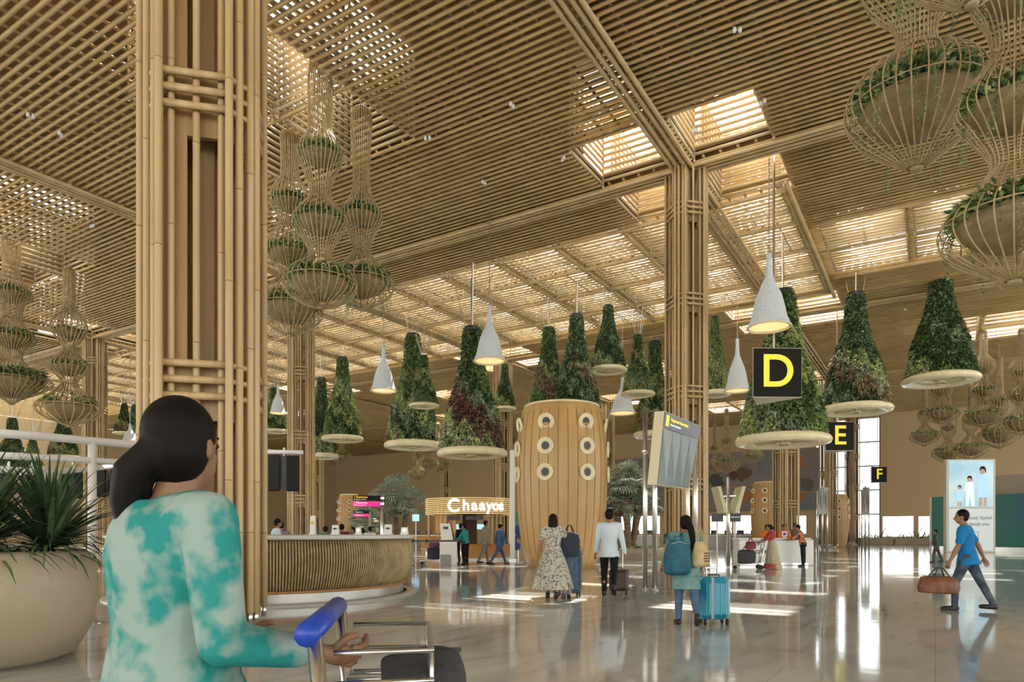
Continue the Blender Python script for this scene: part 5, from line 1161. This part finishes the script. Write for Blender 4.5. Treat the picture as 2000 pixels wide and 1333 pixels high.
M_fs = mat('figure_skin', (.50, .30, .20), .5, emit=((.5, .3, .2), .25)); M_fc = mat('figure_cloth', (.38, .60, .80), .5, emit=((.38, .6, .8), .35)); M_fw = mat('figure_pale', (.62, .74, .74), .5, emit=((.7, .8, .8), .35))
for x, h, mm in ((-.72, 1.35, M_fc), (-.10, 1.95, M_fw), (.70, 2.55, M_fc)):
    zb = zm+.12; s = h/2.5; fg = MB(); y = -.20
    def poly(pts): fg.add([(x+a*s, y, zb+b*s) for a, b in pts] + [(x+a*s, y-.012, zb+b*s) for a, b in pts], [tuple(range(len(pts))), tuple(range(len(pts), 2*len(pts)))[::-1]] + [(i, (i+1) % len(pts), len(pts)+(i+1) % len(pts), len(pts)+i) for i in range(len(pts))])
    poly([(-.28, .55), (-.30, 1.2), (-.40, 1.75), (-.22, 1.98), (-.08, 2.03), (.08, 2.03), (.24, 1.98), (.44, 1.7), (.34, 1.2), (.34, .55)] if mm is M_fc else [(-.3, 0), (-.28, 1.2), (-.42, 1.3), (-.28, 1.95), (0, 2.03), (.28, 1.95), (.36, 1.2), (.42, 0), (.15, 0), (.03, .9), (-.08, 0)])
    o = fg.build('figure', mm, ps); fg = MB(); 
    if mm is M_fc:
        for x_ in (-.2, .08): lg = MB(); fg, keep = lg, fg; poly([(x_, 0), (x_+.02, .56), (x_+.18, .56), (x_+.16, 0)]); lg.build('leg', M_fs, o); fg = keep
    poly([(-.13, 2.02), (-.15, 2.25), (-.08, 2.42), (.08, 2.42), (.15, 2.25), (.1, 2.03)]); o2 = fg.build('skin', M_fs, o); y = -.213; fg = MB(); poly([(-.16, 2.22), (-.17, 2.4), (-.06, 2.52), (.12, 2.5), (.2, 2.3), (.2, 2.05), (.12, 2.3), (-.06, 2.38)]); fg.build('hair', HAIR, o)
def teal_mat():
    m = mat('teal_mural', (.015, .16, .15), .35); n = m.node_tree; t_ = n.nodes.new('ShaderNodeTexCoord'); ns = n.nodes.new('ShaderNodeTexNoise'); ns.inputs['Scale'].default_value = .28; ns.inputs['Detail'].default_value = 3; r = n.nodes.new('ShaderNodeValToRGB'); e = r.color_ramp.elements
    e[0].position = .35; e[0].color = (.01, .17, .11, 1); e[1].position = .75; e[1].color = (.10, .05, .10, 1); e2 = e.new(.5); e2.color = (.02, .18, .17, 1); e3 = e.new(.62); e3.color = (.05, .13, .22, 1)
    n.links.new(t_.outputs['Object'], ns.inputs[0]); n.links.new(ns.outputs[0], r.inputs[0]); n.links.new(r.outputs[0], n.nodes['Principled BSDF'].inputs['Base Color']); return m
p0, p1 = at(1822, 50), at(2120, 42); tw_ = thing('shop_hoarding', 'dark teal painted hoarding wall behind the fashion poster at right', 'hoarding', ((p0+p1)/2).to_tuple(), atan2(p1.y-p0.y, p1.x-p0.x)); Ln = (p1-p0).length; hh = zat(972, 50)
q = MB(); q.box((0, 0, hh/2), (Ln, .25, hh)); q.build('panel', teal_mat(), tw_); q = MB(); q.box((-Ln/2-.06, 0, hh/2), (.12, .4, hh)); q.build('edge_trim', M_white, tw_)
q = MB(); q.box((Ln*.05, 1.6, hh+.7), (Ln*.9, .2, 1.4)); q.build('header', mat('pale_header', (.42, .36, .28), .5), tw_); q = MB(); q.box((0, -.16, .15), (Ln, .06, .3)); q.build('skirting', M_steel, tw_)
# ------------------------------------------------------------ mural on the far wall
def mural_mat():
    m = mat('mural_stone', (.20, .19, .18), .6); n = m.node_tree; t_ = n.nodes.new('ShaderNodeTexCoord'); v = n.nodes.new('ShaderNodeTexVoronoi'); v.inputs['Scale'].default_value = .35; r = n.nodes.new('ShaderNodeValToRGB'); e = r.color_ramp.elements
    e[0].position = .2; e[0].color = (.24, .21, .19, 1); e[1].position = .9; e[1].color = (.16, .20, .22, 1); e2 = e.new(.6); e2.color = (.27, .22, .20, 1)
    n.links.new(t_.outputs['Object'], v.inputs[0]); n.links.new(v.outputs['Color'], r.inputs[0]); n.links.new(r.outputs[0], n.nodes['Principled BSDF'].inputs['Base Color']); return m
pa, pb = onwall(1180, 87.6), onwall(1600, 87.6); pm = (pa+pb)/2; zA, zB = zat(1000, pm.y), zat(888, pm.y); mu = thing('wall_mural', 'long grey painted mural with coloured patches on the far wall behind the columns', 'mural', (pm.x, pm.y, 0), TH+pi/2)
Lm = (pb-pa).length; q = MB(); q.box((0, .05, (zA+zB)/2), (Lm, .12, zB-zA)); q.build('panel', mural_mat(), mu)
rnd = random.Random(5)
for k, (px, py, rr_, c) in enumerate(((1452, 970, 1.1, (.42, .16, .05)), (1555, 975, .9, (.36, .14, .05)), (1400, 940, 1.0, (.08, .08, .08)), (1432, 928, .7, (.16, .05, .04)), (1452, 926, .9, (.16, .10, .04)), (1560, 905, .8, (.40, .18, .08)), (1230, 930, .9, (.2, .12, .05)), (1575, 945, 1.0, (.14, .12, .10)))):
    a = onwall(px, 87.4); loc = Matrix.Rotation(-(TH+pi/2), 3, 'Z') @ (a - pm); z = zat(py, a.y); q = MB(); n_ = 14
    pts = [(loc.x+cos(2*pi*i/n_)*rr_*rnd.uniform(.6, 1.2), z+sin(2*pi*i/n_)*rr_*rnd.uniform(.6, 1.2)) for i in range(n_)]
    ys = .12; q.add([(x, ys, z_) for x, z_ in pts] + [(x, ys+.06, z_) for x, z_ in pts], [tuple(range(n_))[::-1], tuple(range(n_, 2*n_))] + [(i, (i+1) % n_, n_+(i+1) % n_, n_+i) for i in range(n_)]); q.build('painted_motif', mat('motif', c, .6), mu)
q = MB()
for px0, px1, py in ((1385, 1480, 952), (1385, 1480, 995), (1540, 1600, 962)):
    a, b_ = [Matrix.Rotation(-(TH+pi/2), 3, 'Z') @ (onwall(x, 87.4)-pm) for x in (px0, px1)]; q.rod((a.x, .16, zat(py, onwall(px0, 87.4).y)), (b_.x, .16, zat(py, onwall(px1, 87.4).y)), .10, 5)
q.build('border_line', mat('ochre_line', (.42, .24, .12), .6), mu)
# ------------------------------------------------------------ palms and low planters
def palm(label, px, d, pyt, trunks, R, seed, box=True):
    p = at(px, d); zt_ = zat(pyt, d); t = thing('fan_palm', label, 'palm', (p.x, p.y, 0), 0, 'fan palms in planters'); rnd = random.Random(seed)
    M_tr = bpy.data.materials.get('palm_trunk') or mat('palm_trunk', (.16, .10, .06), .85, noise=((.28, .19, .12), (3, 3, 14), 3, .4, .6), bump=(14, 1))
    for (bx, by, tx, ty, tz) in trunks:
        q = MB(); pts = [Vector((bx+(tx-bx)*i/6+.05*sin(i), by+(ty-by)*i/6, .3+(tz-.3)*i/6)) for i in range(7)]; q.tube(pts, [.20, .18, .17, .17, .18, .22, .24], 10); q.build('trunk', M_tr, t, True)
        f = MB()
        for k in range(46):
            an = rnd.uniform(0, 2*pi); el = rnd.uniform(-.7, 1.4); ln = rnd.uniform(.7, 1.0)*R; dv = Vector((cos(an)*cos(el), sin(an)*cos(el), sin(el))); c = Vector((tx, ty, tz)); hub = c+dv*ln*.5; f.rod(c, hub, .012, 4)
            s = dv.cross(Vector((0, 0, 1))).normalized(); u_ = s.cross(dv)
            for i in range(13):
                a = -1.35+2.7*i/12; dd = (dv*cos(a)+s*sin(a)).normalized(); e1 = hub+dd*ln*.36+u_*.03; e2 = hub+dd*ln*.58-Vector((0, 0, ln*.12)); w = s*.045*cos(a)+dv*.045*abs(sin(a))
                f.add([hub, e1-w, e2, e1+w], [(0, 1, 2, 3)], 0 if rnd.random() < .6 else 1)
        f.build('crown', [L_sage, L_palm], t)
    if box:
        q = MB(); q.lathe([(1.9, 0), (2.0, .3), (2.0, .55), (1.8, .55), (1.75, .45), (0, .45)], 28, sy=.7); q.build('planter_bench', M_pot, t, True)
        f = MB()
        for k in range(500): a = rnd.uniform(0, 2*pi); r_ = sqrt(rnd.random())*1.7; add_leaf(f, Vector((cos(a)*r_, sin(a)*r_*.7, .45)), Vector((rnd.uniform(-1, 1), rnd.uniform(-1, 1), 1)), rnd.uniform(.2, .4), rnd, rnd.choice((0, 1)))
        f.build('ground_cover', [L_mid, L_lime], t)
L_sage = leafm('palm_leaf', (.36, .44, .30)); L_palm = leafm('palm_leaf_pale', (.58, .64, .46))
palm('group of fan palms in a round planter between the barrel tower and the steel poles', 1218, 33.0, 915, [(-.2, 0, -.3, 0, 2.8), (.3, .3, .9, .2, 2.7), (-.9, .3, -1.0, .3, 2.6), (.1, -.3, .1, -.3, 3.6)], 1.35, 1)
palm('group of fan palms behind the pink direction sign, left of the tea kiosk', 772, 52.0, 935, [(-.4, 0, -1.1, 0, 3.1), (.3, .3, 1.0, .2, 3.3), (0, 0, .1, 0, 4.3)], 1.9, 2)
palm('small low fan palm behind the curved desk below the pink signs', 713, 41.0, 1000, [(0, 0, 0, 0, 1.9)], 1.3, 3)
def snake_box(label, px0, px1, uw, seed):
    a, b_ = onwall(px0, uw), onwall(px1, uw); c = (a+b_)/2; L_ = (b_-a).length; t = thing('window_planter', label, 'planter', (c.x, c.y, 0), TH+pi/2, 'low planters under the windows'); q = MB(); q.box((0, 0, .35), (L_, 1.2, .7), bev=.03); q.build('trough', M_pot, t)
    rnd = random.Random(seed); f = MB()
    for k in range(int(L_*16)):
        x = rnd.uniform(-L_/2, L_/2)*.98; h = rnd.uniform(.4, 1.0)*(1.8 if rnd.random() < .05 else 1); an = rnd.uniform(0, 2*pi); dx = cos(an)*h*.4; dy = sin(an)*h*.3; y = rnd.uniform(-.4, .4)
        f.add([(x-.04, y, .68), (x+.04, y, .68), (x+dx+.02, y+dy, .68+h*.7), (x+dx*1.6, y+dy*1.6, .68+h)], [(0, 1, 2, 3)], rnd.choice((0, 1)))
    f.build('plants', [L_spike, L_grey], t)
snake_box('low planter trough with spiky plants under the tall window at right', 1682, 1745, 85.5, 1); snake_box('low planter trough with spiky plants under the right hand windows, left of the teal hoarding', 1749, 1822, 85.5, 2)
snake_box('low planter trough with plants behind the check-in desks', 1385, 1480, 85.5, 3)
# blue advertising stand right of tea kiosk
p = at(1005, 36.0); t = thing('advert_stand', 'blue and green advertising stand between the tea kiosk and the barrel tower', 'advert', (p.x, p.y, 0)); q = MB(); q.box((0, 0, 1.0), (.6, .12, 1.3)); q.build('lower_panel', mat('ad_blue', (.02, .06, .25), .4, noise=((.5, .25, .15), (3, 3, 3), 2, .55, .62)), t); q = MB(); q.box((0, 0, 2.0), (.5, .1, .65)); q.build('upper_panel', mat('ad_green', (.10, .38, .20), .4), t); q = MB(); q.rod((-.2, 0, 0), (-.2, 0, .4), .03, 6); q.rod((.2, 0, 0), (.2, 0, .4), .03, 6); q.build('legs', M_steel, t)
bpy.data.objects[-1] if False else None
p = at(1001, 31.0); t = thing('white_post', 'tall white panel post at the left edge of the barrel tower', 'post', (p.x, p.y, 0)); q = MB(); q.box((0, 0, zat(880, 31)/2), (.22, .16, zat(880, 31)), bev=.02); q.build('shaft', M_white, t); q = MB(); q.box((0, -.02, .04), (.34, .28, .08)); q.build('base', M_steel, t)
# small ceiling spotlights
for k, (px, py) in enumerate(((1440, 66), (1000, 212), (1490, 206), (835, 276), (945, 362), (1100, 316), (1357, 262), (60, 232), (118, 268), (180, 446), (1768, 608), (1880, 150))):
    d_ = F*(HC-EYE-.35)/(HOR-py); p = at(px, d_); t = thing('ceiling_spotlight', 'small white spotlight pair hanging from the bamboo ceiling', 'spotlight', (p.x, p.y, HC-.27), k, 'small white ceiling spotlights', .6)
    for s in (-.12, .12):
        q = MB(); q.lathe([(.0, -.06), (.075, -.07), (.085, .0), (.07, .14), (0, .16)], 14, c=(s, 0, 0)); q.build('lamp_head', M_white, t, True)
    q = MB(); q.rod((-.12, 0, .1), (-.12, 0, .46), .008, 5); q.build('cord', M_black, t); q = MB(); q.rod((.12, 0, .1), (.12, 0, .46), .008, 5); q.build('cord', M_black, t)
